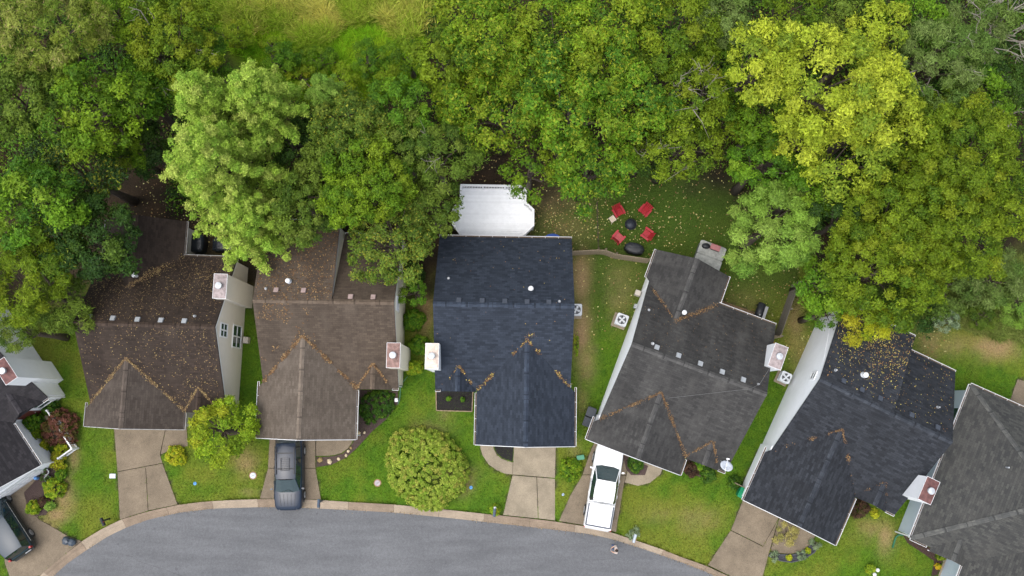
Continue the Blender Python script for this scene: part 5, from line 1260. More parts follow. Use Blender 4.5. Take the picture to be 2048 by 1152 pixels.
def bin_(px, py, rz, label, mat, s=(.58, .66, 1.0), group=None):
    x_, y_, _ = P(px, py, s[2] * .9); T = thing('wheelie_bin', (x_, y_, 0), rz, label, 'bin', group); w, d, h = s
    mb = MB(); mb.add([(-w * .4, -d * .4, .06), (w * .4, -d * .4, .06), (w * .4, d * .4, .06), (-w * .4, d * .4, .06), (-w / 2, -d / 2, h * .9), (w / 2, -d / 2, h * .9), (w / 2, d / 2, h * .9), (-w / 2, d / 2, h * .9)], [(3, 2, 1, 0), (4, 5, 6, 7), (0, 1, 5, 4), (1, 2, 6, 5), (2, 3, 7, 6), (3, 0, 4, 7)])
    mb.build('body', mat, T, bev=.03)
    ld = MB().box((0, 0, h * .93), (w * 1.06, d * 1.06, .05)).build('lid', mat, T, bev=.022); MB().box((0, -.02, h * .965), (w * .78, d * .72, .03)).build('lid_panel', mat, ld, bev=.012)
    MB().tube([(-w * .4, d * .56, h * .9), (w * .4, d * .56, h * .9)], [.018, .018], 8).build('handle', mat, T)
    for s_ in (-1, 1): MB().tube([(s_ * w * .32, d * .42, .12), (s_ * w * .42, d * .42, .12)], [.12, .12], 14).build('wheel', M_RUBBER, T)
    return T
M_BIN = plain('bin_dark', (.022, .03, .042), .4, var=.2); M_BING = plain('bin_green', (0.0, .20, .085), .45, var=.15)
bin_(1182, 826, math.radians(-20), 'dark wheelie bin farther back beside the charcoal house wall', M_BIN); bin_(1176, 843, math.radians(-20), 'dark wheelie bin nearer the street beside the charcoal house wall', M_BIN)
bin_(1487, 987, math.radians(-26), 'green wheelie bin at the front corner of the dark slate house', M_BING)
x_, y_, _ = P(1484, 973, .8); T = thing('wood_screen', (x_, y_, 0), math.radians(-26), 'small wooden screen beside the green bin', 'screen')
for i in range(6): MB().box((-.42 + i * .155, 0, .5), (.14, .03, 1.0)).build('slat', M_WOOD, T)
MB().box((-.03, .035, .8), (.95, .03, .08)).build('rail', M_WOOD, T)
box_thing('power_pedestal', 1161, 915, .3, (.5, .3, .38), math.radians(8), 'green utility pedestal on the grass beside the flat shrub', 'utility box', plain('pedestal_green', (.06, .22, .13), .6))
box_thing('valve_box', 225, 952, .05, (.42, .3, .06), 0, 'pale grey valve box lid on the left lawn', 'valve box', plain('lid_grey', (.55, .60, .63), .6))
def cover_lid(px, py, r, label, mat, ring=None):
    x_, y_, _ = P(px, py, 0); T = thing('meter_cover', (x_, y_, 0), 0, label, 'cover', 'covers set in the lawns')
    if ring: MB().lathe([(r, -.05), (r, .022), (r * .78, .022), (r * .76, .0)], 22).build('collar', ring, T)
    MB().lathe([(r * .74, -.03), (r * .74, .030), (r * .6, .036), (.01, .036)], 20).build('lid', mat, T)
    MB().box((0, 0, .042), (r * .25, r * .08, .012)).build('keyhole', M_BLACK, T)
M_CLAY = plain('clay_ring', (.30, .175, .10), .9); M_LIDB = plain('lid_blue', (.08, .27, .55), .6); M_LIDG = MATS['lid_grey']
cover_lid(506, 951, .26, 'square pale meter lid in a clay ring left of the driveway with the black SUV', M_LIDG, M_CLAY); cover_lid(755, 966, .25, 'grey meter lid in a brown ring left of the hydrangea bush', plain('lid_mauve', (.36, .32, .33), .6), M_CLAY)
cover_lid(390, 967, .15, 'bright blue cap on the lawn below the lime green tree', M_LIDB); cover_lid(942, 975, .15, 'blue cap on the lawn right of the hydrangea bush', M_LIDB); cover_lid(1126, 989, .12, 'pale blue cap on the grass strip beside the pickup driveway', plain('lid_pale_blue', (.30, .38, .50), .6))

# ------------------------------------------------------------------ mailboxes and odds along the kerb
def mailbox(px, py, rz, label, mat, cap=None, h=1.05):
    x_, y_, _ = P(px, py, h); T = thing('mailbox', (x_, y_, 0), rz, label, 'mailbox', 'mailboxes along the kerb')
    MB().box((0, .05, h / 2 - .05), (.09, .09, h + .1)).build('post', mat, T)
    mb = MB(); mb.extrude([(-.09, 0), (.09, 0), (.09, .12), (.06, .19), (0, .215), (-.06, .19), (-.09, .12)], 'y', -.27, .25); mb.v = [(a_, b_, c_ + h) for a_, b_, c_ in mb.v]; mb.build('box', mat, T)
    MB().box((0, -.278, h + .095), (.17, .012, .17)).build('door', mat, T); MB().box((.10, -.05, h + .16), (.012, .05, .12)).build('flag', plain('flag_red', (.45, .03, .03), .5), T)
    if cap: MB().lathe([(.07, 0), (.085, .04), (.05, .1), (.01, .13)], 12, (0, .27, h + .05)).build('finial', cap, T)
M_MBX = plain('mailbox_slate', (.06, .085, .12), .5); M_MBG = plain('mailbox_grey', (.40, .45, .50), .5)
mailbox(638, 1006, math.radians(-2), 'dark slate mailbox at the kerb right of the black SUV', M_MBX); mailbox(989, 1024, math.radians(-6), 'dark mailbox with white post cap at the kerb by the pale driveway', M_MBX, M_WHITE)
mailbox(1269, 1076, math.radians(-18), 'light grey mailbox at the kerb right of the pickup', M_MBG); mailbox(206, 1043, math.radians(28), 'small black mailbox on the left lawn near the kerb', M_BLACK)
x_, y_, _ = P(136, 1084, .3); T = thing('garbage_bag', (x_, y_, 0), .5, 'two lobed dark garbage bag at the corner of the left driveway', 'bag')
rng = np.random.default_rng(5)
for dx, dy, r in ((-.10, .14, .28), (.18, -.12, .26)):
    bm = bmesh.new(); bmesh.ops.create_icosphere(bm, subdivisions=3, radius=1)
    for v in bm.verts: s_ = 1 + .10 * math.sin(v.co.x * 7 + dx * 20) * math.sin(v.co.y * 6) + rng.normal(0, .02); v.co = Vector((dx + v.co.x * r * s_, dy + v.co.y * r * s_, .22 + v.co.z * .24 * s_))
    me = bpy.data.meshes.new('sack'); bm.to_mesh(me); bm.free(); me.materials.append(plain('bag_film', (.05, .065, .085), .35, var=.25)); me.polygons.foreach_set('use_smooth', [True] * len(me.polygons)); link(bpy.data.objects.new('sack', me), T)
MB().lathe([(.03, 0), (.05, .06), (.09, .11)], 8, (.0, .05, .42)).build('knot', MATS['bag_film'], T)
for px, py, l_ in ((93, 944, 'upper white pot with green plant by the white house'), (96, 957, 'lower white pot with green plant by the white house')):
    x_, y_, _ = P(px, py, .2); T = thing('flower_pot', (x_, y_, 0), 0, l_, 'pot', 'white pots by the front garden')
    MB().lathe([(.13, 0), (.19, .3), (.21, .3), (.21, .34), (.17, .34), (.16, .26)], 16).build('pot', M_WHITE, T); MB().lathe([(.16, .24), (.15, .29)], 12).build('soil', M_MULCHB, T)
    crown_mesh('plant', (-.08, .02, .42), .24, .16, 'fine', 'ivy', np.random.default_rng(px), T, dens=.5)[0]['kind'] = 'stuff'
x_, y_, _ = P(71, 956, .3); T = thing('garden_figure', (x_, y_, 0), .6, 'small blue garden ornament on the walk of the white house', 'ornament')
MB().lathe([(.12, 0), (.15, .1), (.10, .25), (.13, .32), (.08, .42), (.01, .46)], 12).build('body', plain('sky_blue', (.16, .36, .72), .5), T, smooth=True); MB().box((.16, .03, .16), (.14, .12, .3)).build('stand', M_BLACK, T)
for px, py, l_ in ((1755, 1140, 'upper white garden globe on the right lawn'), (1749, 1149, 'lower white garden globe on the right lawn')):
    x_, y_, _ = P(px, py, .4); T = thing('garden_globe', (x_, y_, 0), 0, l_, 'lamp', 'white globes on the lawn')
    MB().tube([(0, 0, 0), (0, 0, .32)], [.03, .03], 8).build('stake', M_GALV, T); MB().lathe([(.03, -.12), (.10, -.08), (.13, 0), (.10, .09), (.02, .13)], 16, (0, 0, .42)).build('globe', M_WHITE, T, smooth=True)
x_, y_, _ = P(1914, 1131, .4); T = thing('planter', (x_, y_, 0), 0, 'blue grey planter at the entrance of the hip roofed house', 'planter')
MB().lathe([(.2, 0), (.3, .35), (.32, .5), (.27, .5), (.25, .4)], 20).build('pot', plain('planter_blue', (.10, .16, .25), .5), T); MB().lathe([(.25, .38), (.24, .44)], 14).build('soil', M_MULCH, T)
x_, y_, _ = P(1790, 1081, .1); T = thing('drain_spout', (x_, y_, 0), math.radians(-20), 'dark green downspout extension on the lawn beside the pale blue wall', 'drain pipe')
MB().tube([(0, -.5, .06), (0, .2, .06), (.1, .42, .12), (.3, .5, .3)], [.06] * 4, 8).build('hose', plain('spout_green', (.01, .11, .05), .5), T, smooth=True)
# garden hose by the taupe house, wire over the charcoal roof
mb = MB(); q = [(815, 753), (806, 764), (801, 775), (800, 790), (799, 800), (796, 808)]; p3 = [P(a_, b_, .05) for a_, b_ in q]; mb.tube([(a_, b_, .04) for a_, b_, c_ in p3], [.018] * len(p3), 6)
o = mb.build('garden_hose', plain('hose_green', (.10, .26, .22), .5), smooth=True); tag(o, 'thin green garden hose at the corner of the taupe house', 'hose')
x_, y_, _ = P(793, 800, .6); T = thing('hose_reel', (x_, y_, 0), 0, 'white hose holder standing below the taupe porch corner', 'hose reel')
MB().bar((0, 0, 0), (0, 0, .7), .05, .05).build('post', M_WHITE, T); MB().tube([(-.1, 0, .62), (.1, 0, .62)], [.13, .13], 14).build('reel', M_WHITE, T); MB().box((0, .05, .8), (.16, .1, .1)).build('head', M_WHITE, T, bev=.02)
# satellite dish on the corner of the charcoal roof
def dish():
    x_, y_ = xf((11.3, 2.14), -20.7, (4.0, -4.75)); T = thing('satellite_dish', (x_, y_, 3.05), math.radians(-20), 'white oval satellite dish on the corner of the charcoal roof', 'satellite dish')
    MB().tube([(-.12, .25, -.15), (-.1, .2, .25), (0, .05, .42)], [.025] * 3, 8).build('mast', M_GALV, T)
    mb = MB(); n = 24
    tilt = Matrix.Rotation(math.radians(-32), 3, 'X')
    for r in (0, .12, .24, .36):
        for k in range(n): a_ = 2 * math.pi * k / n; v = tilt @ Vector((r * 1.12 * math.cos(a_), r * math.sin(a_), .45 * r * r - .03)); mb.v.append((v.x + .05, v.y - .05, v.z + .5))
    for j in range(3):
        for k in range(n): a_ = j * n + k; b_ = j * n + (k + 1) % n; mb.f.append((a_, b_, b_ + n, a_ + n))
    o = mb.build('reflector', plain('dish_grey', (.52, .56, .62), .5), T, smooth=True); md = o.modifiers.new('s', 'SOLIDIFY'); md.thickness = .015
    MB().tube([(.05, -.38, .62), (-.05, -.1, .85), (-.12, .38, .98)], [.018] * 3, 6).build('feed_arm', M_WHITE, T); MB().box((-.12, .38, 1.0), (.2, .1, .1), .2).build('receiver', M_WHITE, T, bev=.02)
    MB().tube([(.3, -.1, .55), (-.3, .15, .1)], [.012, .012], 5).build('strut', M_GALV, T)
dish()
def wire():
    L = lambda x_, y_, z_: (*xf((11.3, 2.14), -20.7, (x_, y_)), z_)
    zf = lambda y_: ZR + KF * y_ + .05
    pts = [L(3.7, .45, 6.2), L(3.3, 0, 6.28)] + [L(3.3 - t * 6.0, -t * 3.1, zf(-t * 3.1) + .03) for t in (.1, .25, .4, .55, .7)]
    mb = MB(); mb.tube(pts, [.008] * len(pts), 5); mb.tube([L(3.7, .45, 6.25), L(4.1, 1.6, 5.6), L(4.2, 1.8, 5.3)], [.012] * 3, 5)
    o = mb.build('roof_cable', plain('cable_grey', (.16, .16, .16), .6)); tag(o, 'thin grey cable lying across the charcoal roof', 'cable')
wire()

# porch railing of the white house on the left: in its own frame
def railing():
    T = thing('porch_railing', (-36.2, 2.1, 0), math.radians(36), 'white porch railing in front of the white house at the left', 'railing')
    y0 = -7.55; x0, x1 = 2.05, 4.0
    pts = [Vector((2.05, -8.35, 0)), Vector((3.1, -8.35, 0)), Vector((3.1, -5.3, 0))]
    for a_, b_ in zip(pts, pts[1:]):
        for zz in (.15, .92): MB().bar(a_ + Vector((0, 0, zz)), b_ + Vector((0, 0, zz)), .08, .06).build('rail', M_WHITE, T)
        L = (b_ - a_).length; n = int(L / .15)
        for i in range(1, n): q_ = a_.lerp(b_, i / n); MB().box((q_.x, q_.y, .53), (.04, .04, .72)).build('baluster', M_WHITE, T)
    for p_ in pts: MB().box((p_.x, p_.y, .5), (.11, .11, 1.02)).build('post', M_WHITE, T)
    MB().box((2.55, -6.8, .06), (1.0, 3.0, .12)).build('porch_floor', M_CONC2, T)
railing()
# ------------------------------------------------------------------ vehicles (built facing +y, then turned)
def paint(name, col, metal=0.0, rough=.25): return plain(name, col, rough, metal, var=.04, scale=1.5, spec=.4, coat=.25)
M_LAMP = plain('lamp_clear', (.55, .57, .6), .15, .2); M_TAIL = plain('lamp_red', (.40, .012, .015), .25); M_CARGLASS = plain('car_glass', (.012, .03, .032), .05, spec=.9); M_TRIM = plain('trim_black', (.015, .016, .018), .5)
def loft(mb, stations, prof):
    """stations: (y, half width, z top); prof(hw, zt) -> half profile from sill to centre line"""
    rows = []
    for y_, hw, zt in stations:
        hp = prof(hw, zt); full = [(-x_, z_) for x_, z_ in hp] + [(x_, z_) for x_, z_ in hp[::-1][1:]]
        rows.append([len(mb.v) + i for i in range(len(full))]); mb.v += [(x_, y_, z_) for x_, z_ in full]
    for r0, r1 in zip(rows, rows[1:]):
        for i in range(len(r0) - 1): mb.f.append((r0[i], r0[i + 1], r1[i + 1], r1[i]))
        mb.f.append((r0[-1], r0[0], r1[0], r1[-1]))
    mb.f.append(tuple(rows[0])); mb.f.append(tuple(rows[-1][::-1]))
def wheel(T, x_, y_, r=.34, w=.23):
    s_ = 1 if x_ > 0 else -1
    t = MB().tube([(x_ - w / 2, y_, r), (x_ - w / 2 + .02, y_, r), (x_ + w / 2 - .02, y_, r), (x_ + w / 2, y_, r)], [r * .9, r, r, r * .9], 22).build('wheel', M_RUBBER, T, smooth=False)
    MB().tube([(x_ + s_ * w * .42, y_, r), (x_ + s_ * (w / 2 + .012), y_, r)], [r * .66, r * .62], 18).build('rim', M_METAL, t)
    for k in range(5): an = k * 2 * math.pi / 5; MB().bar((x_ + s_ * (w / 2 + .018), y_, r), (x_ + s_ * (w / 2 + .018), y_ + math.cos(an) * r * .6, r + math.sin(an) * r * .6), .05, .02, up=(s_, 0, 0)).build('spoke', M_METAL, t)
def cabin(T, belt, roof, body, segs, glass_rear=True):
    """belt/roof: matching rings front to rear of (y, half width, z); strips between them are screens and side windows"""
    n = len(belt); c0, c1 = belt[0], roof[0]; e0, e1 = belt[-1], roof[-1]
    mb = MB(); mb.add([(-c0[1], c0[0], c0[2]), (-c0[1] * .5, c0[0] + .10, c0[2] + .01), (c0[1] * .5, c0[0] + .10, c0[2] + .01), (c0[1], c0[0], c0[2]), (-c1[1], c1[0], c1[2]), (-c1[1] * .5, c1[0] + .06, c1[2] + .02), (c1[1] * .5, c1[0] + .06, c1[2] + .02), (c1[1], c1[0], c1[2])], [(0, 1, 5, 4), (1, 2, 6, 5), (2, 3, 7, 6)])
    ws = mb.build('windshield', M_CARGLASS, T)
    for sx in (-1, 1): MB().bar((sx * .38, c0[0] + .09, c0[2] + .025), (sx * .02 - .1, c0[0] - .04, c0[2] + .14), .02, .015).build('wiper', M_TRIM, ws)
    mb = MB(); mb.add([(-e0[1], e0[0], e0[2]), (0, e0[0] - .05, e0[2]), (e0[1], e0[0], e0[2]), (-e1[1], e1[0], e1[2]), (0, e1[0] - .04, e1[2] + .015), (e1[1], e1[0], e1[2])], [(0, 1, 4, 3), (1, 2, 5, 4)]); mb.build('rear_window', M_CARGLASS, T)
    for s_ in (-1, 1):
        for i in range(n - 1):
            mb = MB(); a_, b_, c_, d_ = belt[i], belt[i + 1], roof[i], roof[i + 1]
            mb.add([(s_ * a_[1], a_[0], a_[2]), (s_ * b_[1], b_[0], b_[2]), (s_ * d_[1], d_[0], d_[2]), (s_ * c_[1], c_[0], c_[2])], [(0, 1, 2, 3)]); mb.build('side_window', M_CARGLASS, T)
        for i in range(n): a_, c_ = belt[i], roof[i]; MB().bar((s_ * (a_[1] + .004), a_[0], a_[2] - .02), (s_ * (c_[1] + .004), c_[0], c_[2] + .005), .06 if i in (0, n - 1) else .045, .03, up=(s_, 0, .3)).build('pillar', body if i in (0, n - 1) else M_TRIM, T)
    mb = MB(); rows = []
    for y_, hw, z_ in roof:
        rows.append([len(mb.v) + k for k in range(5)]); mb.v += [(-hw - .015, y_, z_ - .015), (-hw * .8, y_, z_ + .03), (0, y_, z_ + .05), (hw * .8, y_, z_ + .03), (hw + .015, y_, z_ - .015)]
    for r0, r1 in zip(rows, rows[1:]):
        for k in range(4): mb.f.append((r0[k], r0[k + 1], r1[k + 1], r1[k]))
    return mb.build('roof', body, T, smooth=True)
def body_prof(hw, zt): return [(hw * .84, .24), (hw * .97, .34), (hw, .58), (hw * .99, zt - .22), (hw * .95, zt - .05), (hw * .86, zt), (hw * .45, zt + .03), (0, zt + .04)]
def mirrors(T, y_, hw, z_, body):
    for s_ in (-1, 1): MB().box((s_ * (hw + .12), y_, z_), (.20, .10, .14), s_ * .2).build('mirror', body, T, bev=.03)
def suv():
    x_, y_, _ = P(577, 947, .8); T = thing('parked_car', (x_, y_, .02), math.pi + math.radians(1.5), 'black SUV with roof rack parked nose to the street', 'car', 'cars parked on the driveways'); M = paint('paint_black_blue', (.008, .017, .036), 0, .3)
    mb = MB(); loft(mb, [(-2.36, .70, .78), (-2.28, .86, .95), (-1.7, .925, 1.02), (-.2, .935, 1.02), (1.0, .935, 1.03), (1.55, .92, 1.00), (2.05, .88, .93), (2.28, .78, .84), (2.36, .62, .70)], body_prof); mb.build('body', M, T, smooth=True)
    roof = cabin(T, [(1.08, .80, 1.05), (.15, .86, 1.04), (-.95, .86, 1.04), (-1.75, .84, 1.04), (-2.22, .76, 1.02)], [(.30, .63, 1.58), (-.05, .665, 1.63), (-.95, .67, 1.66), (-1.7, .65, 1.64), (-1.98, .60, 1.58)], M, 4)
    for s_ in (-1, 1):
        MB().bar((s_ * .58, .0, 1.71), (s_ * .58, -1.75, 1.72), .04, .05).build('roof_rail', M_TRIM, T)
        MB().box((s_ * .62, 2.22, .74), (.26, .16, .14), -s_ * .3).build('headlight', M_LAMP, T, bev=.03); MB().box((s_ * .72, -2.27, .86), (.22, .14, .26)).build('taillight', M_TAIL, T, bev=.03)
        for yy in (-1.42, 1.42): wheel(T, s_ * .86, yy, .35)
        for yy in (-.4, .55): MB().box((s_ * .945, yy, .86), (.02, .2, .03)).build('door_handle', M_TRIM, T)
        MB().bar((s_ * .93, -1.9, .42), (s_ * .93, 1.9, .42), .05, .14).build('cladding', M_TRIM, T)
    for yy in (-.35, -1.35): MB().bar((-.58, yy, 1.75), (.58, yy, 1.75), .05, .025).build('crossbar', M_TRIM, T)
    r = link(bpy.data.objects.new('cargo_rack', None), T)
    for xx in (-.28, .28): MB().bar((xx, -.25, 1.79), (xx, -1.05, 1.79), .025, .025).build('side_bar', M_TRIM, r)
    for k in range(8): MB().bar((-.28, -.25 - k * .114, 1.79), (.28, -.25 - k * .114, 1.79), .018, .018).build('slat', M_TRIM, r)
    for k in range(5): MB().bar((-.5 + k * .25, 1.3, 1.075), (-.45 + k * .22, 2.1, .985), .012, .006).build('hood_crease', M_TRIM, T)
    mirrors(T, .95, .9, 1.08, M); MB().box((0, 2.34, .56), (.9, .05, .26)).build('grille', M_TRIM, T, bev=.01); MB().box((0, -2.37, .55), (.5, .02, .12)).build('number_plate', M_WHITE, T)
def pickup():
    x_, y_, _ = P(1208, 972, .8); T = thing('pickup_truck', (x_, y_, .02), math.radians(-10.2), 'white pickup truck with covered bed on the driveway', 'truck', 'cars parked on the driveways'); M = paint('paint_white', (.80, .81, .82), 0, .3)
    mb = MB(); loft(mb, [(.35, .93, 1.08), (1.2, .935, 1.10), (1.75, .93, 1.08), (2.3, .91, 1.04), (2.62, .84, .98), (2.76, .70, .80)], body_prof); loft(mb, [(-1.1, .925, 1.08), (.36, .93, 1.08)], body_prof); mb.build('body', M, T, smooth=True)
    mb = MB(); loft(mb, [(-2.74, .86, 1.02), (-2.68, .905, 1.10), (-1.13, .92, 1.12)], lambda hw, zt: [(hw * .84, .36), (hw * .97, .44), (hw, .62), (hw * .99, zt - .2), (hw * .96, zt - .04), (hw * .92, zt), (hw * .5, zt), (0, zt)]); mb.build('bed', M, T)
    for s_ in (-1, 1): MB().bar((s_ * .80, -2.6, 1.135), (s_ * .80, -1.2, 1.14), .09, .03).build('bed_rail', plain('rail_grey', (.07, .08, .105), .5), T)
    MB().bar((-.75, -2.585, 1.134), (.75, -2.585, 1.134), .09, .03).build('bed_rail', MATS['rail_grey'], T)
    MB().box((0, -1.87, 1.135), (1.50, 1.32, .05)).build('tonneau_cover', M, T, bev=.02)
    cabin(T, [(1.22, .80, 1.13), (.15, .86, 1.12), (-.85, .86, 1.12), (-1.05, .80, 1.12)], [(.42, .62, 1.70), (.0, .655, 1.75), (-.75, .655, 1.75), (-.95, .60, 1.72)], M, 3)
    for s_ in (-1, 1):
        MB().box((s_ * .68, 2.62, .82), (.24, .16, .18), -s_ * .25).build('headlight', M_LAMP, T, bev=.03); MB().box((s_ * .83, -2.72, .86), (.12, .08, .32)).build('taillight', M_TAIL, T, bev=.02)
        for yy in (-1.75, 1.7): wheel(T, s_ * .86, yy, .38, .25)
        for yy in (-.55, .45): MB().box((s_ * .945, yy, .9), (.02, .2, .035)).build('door_handle', M, T)
    mirrors(T, 1.05, .92, 1.16, M); MB().box((0, -2.80, .52), (1.6, .14, .16)).build('bumper', M_METAL, T, bev=.03); MB().box((0, 2.74, .72), (1.0, .05, .3)).build('grille', M_TRIM, T, bev=.01); MB().box((0, -.7, 1.82), (.03, .12, .02)).build('antenna', M_TRIM, T)
def van():
    q = P(38, 1031, .35); a_ = math.radians(36); x_ = q[0] - math.cos(a_) * .90; y_ = q[1] - math.sin(a_) * .90
    T = thing('minivan', (x_, y_, .02), a_, 'dark teal van with sky sheen coloured into its roof on the lower left driveway', 'van', 'cars parked on the driveways'); M = paint('paint_teal_black', (.012, .026, .032), .3); R_ = paint('paint_sky_sheen', (.035, .05, .066), 0, .4)  # roof colour lighter than the body: sky reflection put into the paint
    mb = MB(); loft(mb, [(-2.34, .72, .80), (-2.25, .88, .96), (-1.6, .94, 1.02), (0, .95, 1.02), (1.2, .945, 1.02), (1.8, .92, .98), (2.2, .84, .88), (2.35, .64, .70)], body_prof); mb.build('body', M, T, smooth=True)
    cabin(T, [(1.35, .82, 1.05), (.45, .88, 1.04), (-.75, .88, 1.04), (-1.65, .86, 1.04), (-2.18, .78, 1.0)], [(.45, .66, 1.62), (.1, .70, 1.68), (-.75, .71, 1.70), (-1.65, .69, 1.68), (-2.0, .62, 1.62)], R_, 4)
    for s_ in (-1, 1):
        MB().box((s_ * .64, 2.18, .74), (.24, .16, .14), -s_ * .3).build('headlight', M_LAMP, T, bev=.03); MB().box((s_ * .76, -2.24, .95), (.16, .12, .32)).build('taillight', M_TAIL, T, bev=.03)
        MB().bar((s_ * .955, -1.9, .88), (s_ * .955, 1.2, .88), .015, .03).build('chrome_strip', M_METAL, T)
        for yy in (-1.38, 1.38): wheel(T, s_ * .87, yy, .34)
    mirrors(T, 1.15, .92, 1.08, M); MB().box((0, -2.36, .50), (1.5, .10, .16)).build('bumper', M_TRIM, T, bev=.03); MB().box((.35, -2.36, .66), (.4, .02, .13)).build('number_plate', M_WHITE, T)
suv(); pickup(); van()

# ------------------------------------------------------------------ person standing in the street (faces local +y)
def person():
    x_, y_, _ = P(1229, 1095, .2); T = thing('person', (x_, y_, -.10), math.radians(95), 'person with dark hair and pale top standing in the street', 'person')
    skin = plain('skin', (.46, .27, .19), .6); top = plain('top_cloth', (.50, .42, .37), .85); trs = plain('jeans', (.05, .075, .13), .9); hair = plain('hair', (.03, .02, .015), .6); shoe = plain('blue_shoe', (.03, .06, .16), .6)
    me = bpy.data.meshes.new('body'); bm = bmesh.new(); ly = bm.verts.layers.skin.verify()
    def vt(p, r, root=False): v = bm.verts.new(p); v[ly].radius = (r, r) if not isinstance(r, tuple) else r; v[ly].use_root = root; return v
    pel = vt((0, 0, .98), (.16, .12), True); ch = vt((0, 0, 1.22), (.16, .115)); up = vt((0, .0, 1.40), (.17, .10)); nk = vt((0, .01, 1.50), .055); hd = vt((0, .03, 1.62), (.075, .095)); ht = vt((0, .03, 1.70), (.07, .085))
    for a_, b_ in ((pel, ch), (ch, up), (up, nk), (nk, hd), (hd, ht)): bm.edges.new((a_, b_))
    for s_ in (-1, 1):
        L = [vt((s_ * .10, 0, .90), .095), vt((s_ * .11, .02, .50), .062), vt((s_ * .115, -.02, .12), .042), vt((s_ * .12, .02, .05), .045), vt((s_ * .13, .16, .035), .038)]
        bm.edges.new((pel, L[0]))
        for a_, b_ in zip(L, L[1:]): bm.edges.new((a_, b_))
        A = [vt((s_ * .20, 0, 1.40), .06), vt((s_ * .25, -.02, 1.14), .048), vt((s_ * .15, .22, 1.08), .036), vt((s_ * .10, .29, 1.09), (.03, .022))]
        bm.edges.new((up, A[0]))
        for a_, b_ in zip(A, A[1:]): bm.edges.new((a_, b_))
        for k in range(4):
            f = [vt((s_ * (.09 - .012 * k), .31, 1.115 - k * .018), .010), vt((s_ * (.065 - .01 * k), .36, 1.115 - k * .018), .009), vt((s_ * (.04 - .008 * k), .365, 1.11 - k * .018), .008)]
            bm.edges.new((A[3], f[0])); bm.edges.new((f[0], f[1])); bm.edges.new((f[1], f[2]))
        th = [vt((s_ * .075, .285, 1.125), .011), vt((s_ * .045, .30, 1.15), .009)]; bm.edges.new((A[3], th[0])); bm.edges.new((th[0], th[1]))
    bm.to_mesh(me); bm.free()
    for m_ in (skin, top, trs, shoe): me.materials.append(m_)
    o = link(bpy.data.objects.new('body', me), T); o.modifiers.new('skin', 'SKIN').use_smooth_shade = True; o.modifiers.new('sub', 'SUBSURF').levels = 2; o.modifiers['sub'].render_levels = 2
    dg = bpy.context.evaluated_depsgraph_get(); ev = o.evaluated_get(dg); m2 = bpy.data.meshes.new_from_object(ev); o.modifiers.clear(); o.data = m2; m2.name = 'body'
    m2.materials.clear()
    for m_ in (skin, top, trs, shoe): m2.materials.append(m_)
    for p_ in m2.polygons:
        c_ = p_.center; p_.use_smooth = True
        p_.material_index = 3 if c_.z < .10 else 2 if c_.z < 1.0 and abs(c_.x) < .22 and c_.y < .2 else 1 if c_.z < 1.48 and not (c_.y > .12 and c_.z < 1.2) else 0
    hb = MB(); hb.lathe([(.09, -.10), (.105, -.04), (.108, .03), (.085, .10), (.03, .135)], 18, (0, .005, 1.67), .85, 1.0); hb.build('hair', hair, T, smooth=True)
    for s_ in (-1, 1): MB().lathe([(.012, -.01), (.014, 0), (.004, .01)], 8, (s_ * .032, .118, 1.63)).build('eye', M_BLACK, T); MB().lathe([(.018, -.03), (.022, 0), (.01, .03)], 8, (s_ * .082, .03, 1.62)).build('ear', skin, T)
    mb = MB(); mb.add([(-.016, .118, 1.585), (.016, .118, 1.585), (0, .148, 1.592), (0, .12, 1.635)], [(0, 1, 2), (1, 3, 2), (3, 0, 2), (0, 3, 1)]); mb.build('nose', skin, T); MB().box((0, .116, 1.56), (.05, .012, .012)).build('mouth', plain('lips', (.36, .14, .12), .6), T)
    c = thing('controller', (x_ + math.cos(math.radians(185)) * .345, y_ + math.sin(math.radians(185)) * .345, 1.005), math.radians(95), 'small grey remote controller held by the person in the street', 'controller')
    MB().box((0, 0, 0), (.17, .09, .04)).build('case', plain('controller_grey', (.2, .2, .21), .5), c, bev=.012); MB().box((0, .05, .04), (.14, .012, .08)).build('screen', M_BLACK, c)
person()

# ------------------------------------------------------------------ fallen leaves and debris
def to_world(O, a, x_, y_): a = math.radians(a); return O[0] + x_ * math.cos(a) - y_ * math.sin(a), O[1] + x_ * math.sin(a) + y_ * math.cos(a)
LEAFC = np.array([(.33, .20, .05), (.42, .33, .08), (.24, .12, .04), (.46, .42, .12), (.18, .10, .045)])
def litter(pts, nrm, label, cols=LEAFC, size=(.035, .085), name='fallen_leaves'):
    n = len(pts); L = RNG.uniform(size[0], size[1], n); N = np.array(nrm) if np.ndim(nrm) == 2 else np.tile(nrm, (n, 1)); N = N + RNG.normal(0, .18, (n, 3))
    c = cols[RNG.integers(0, len(cols), n)] * RNG.uniform(.7, 1.35, (n, 1))
    V, Q, cv = rhombi(np.array(pts), N, L, L * RNG.uniform(.5, .9, n), c, RNG, .1); o = fast_mesh(name, V, Q, M_LITTER, cv); return tag(o, label, 'leaves', kind='stuff')
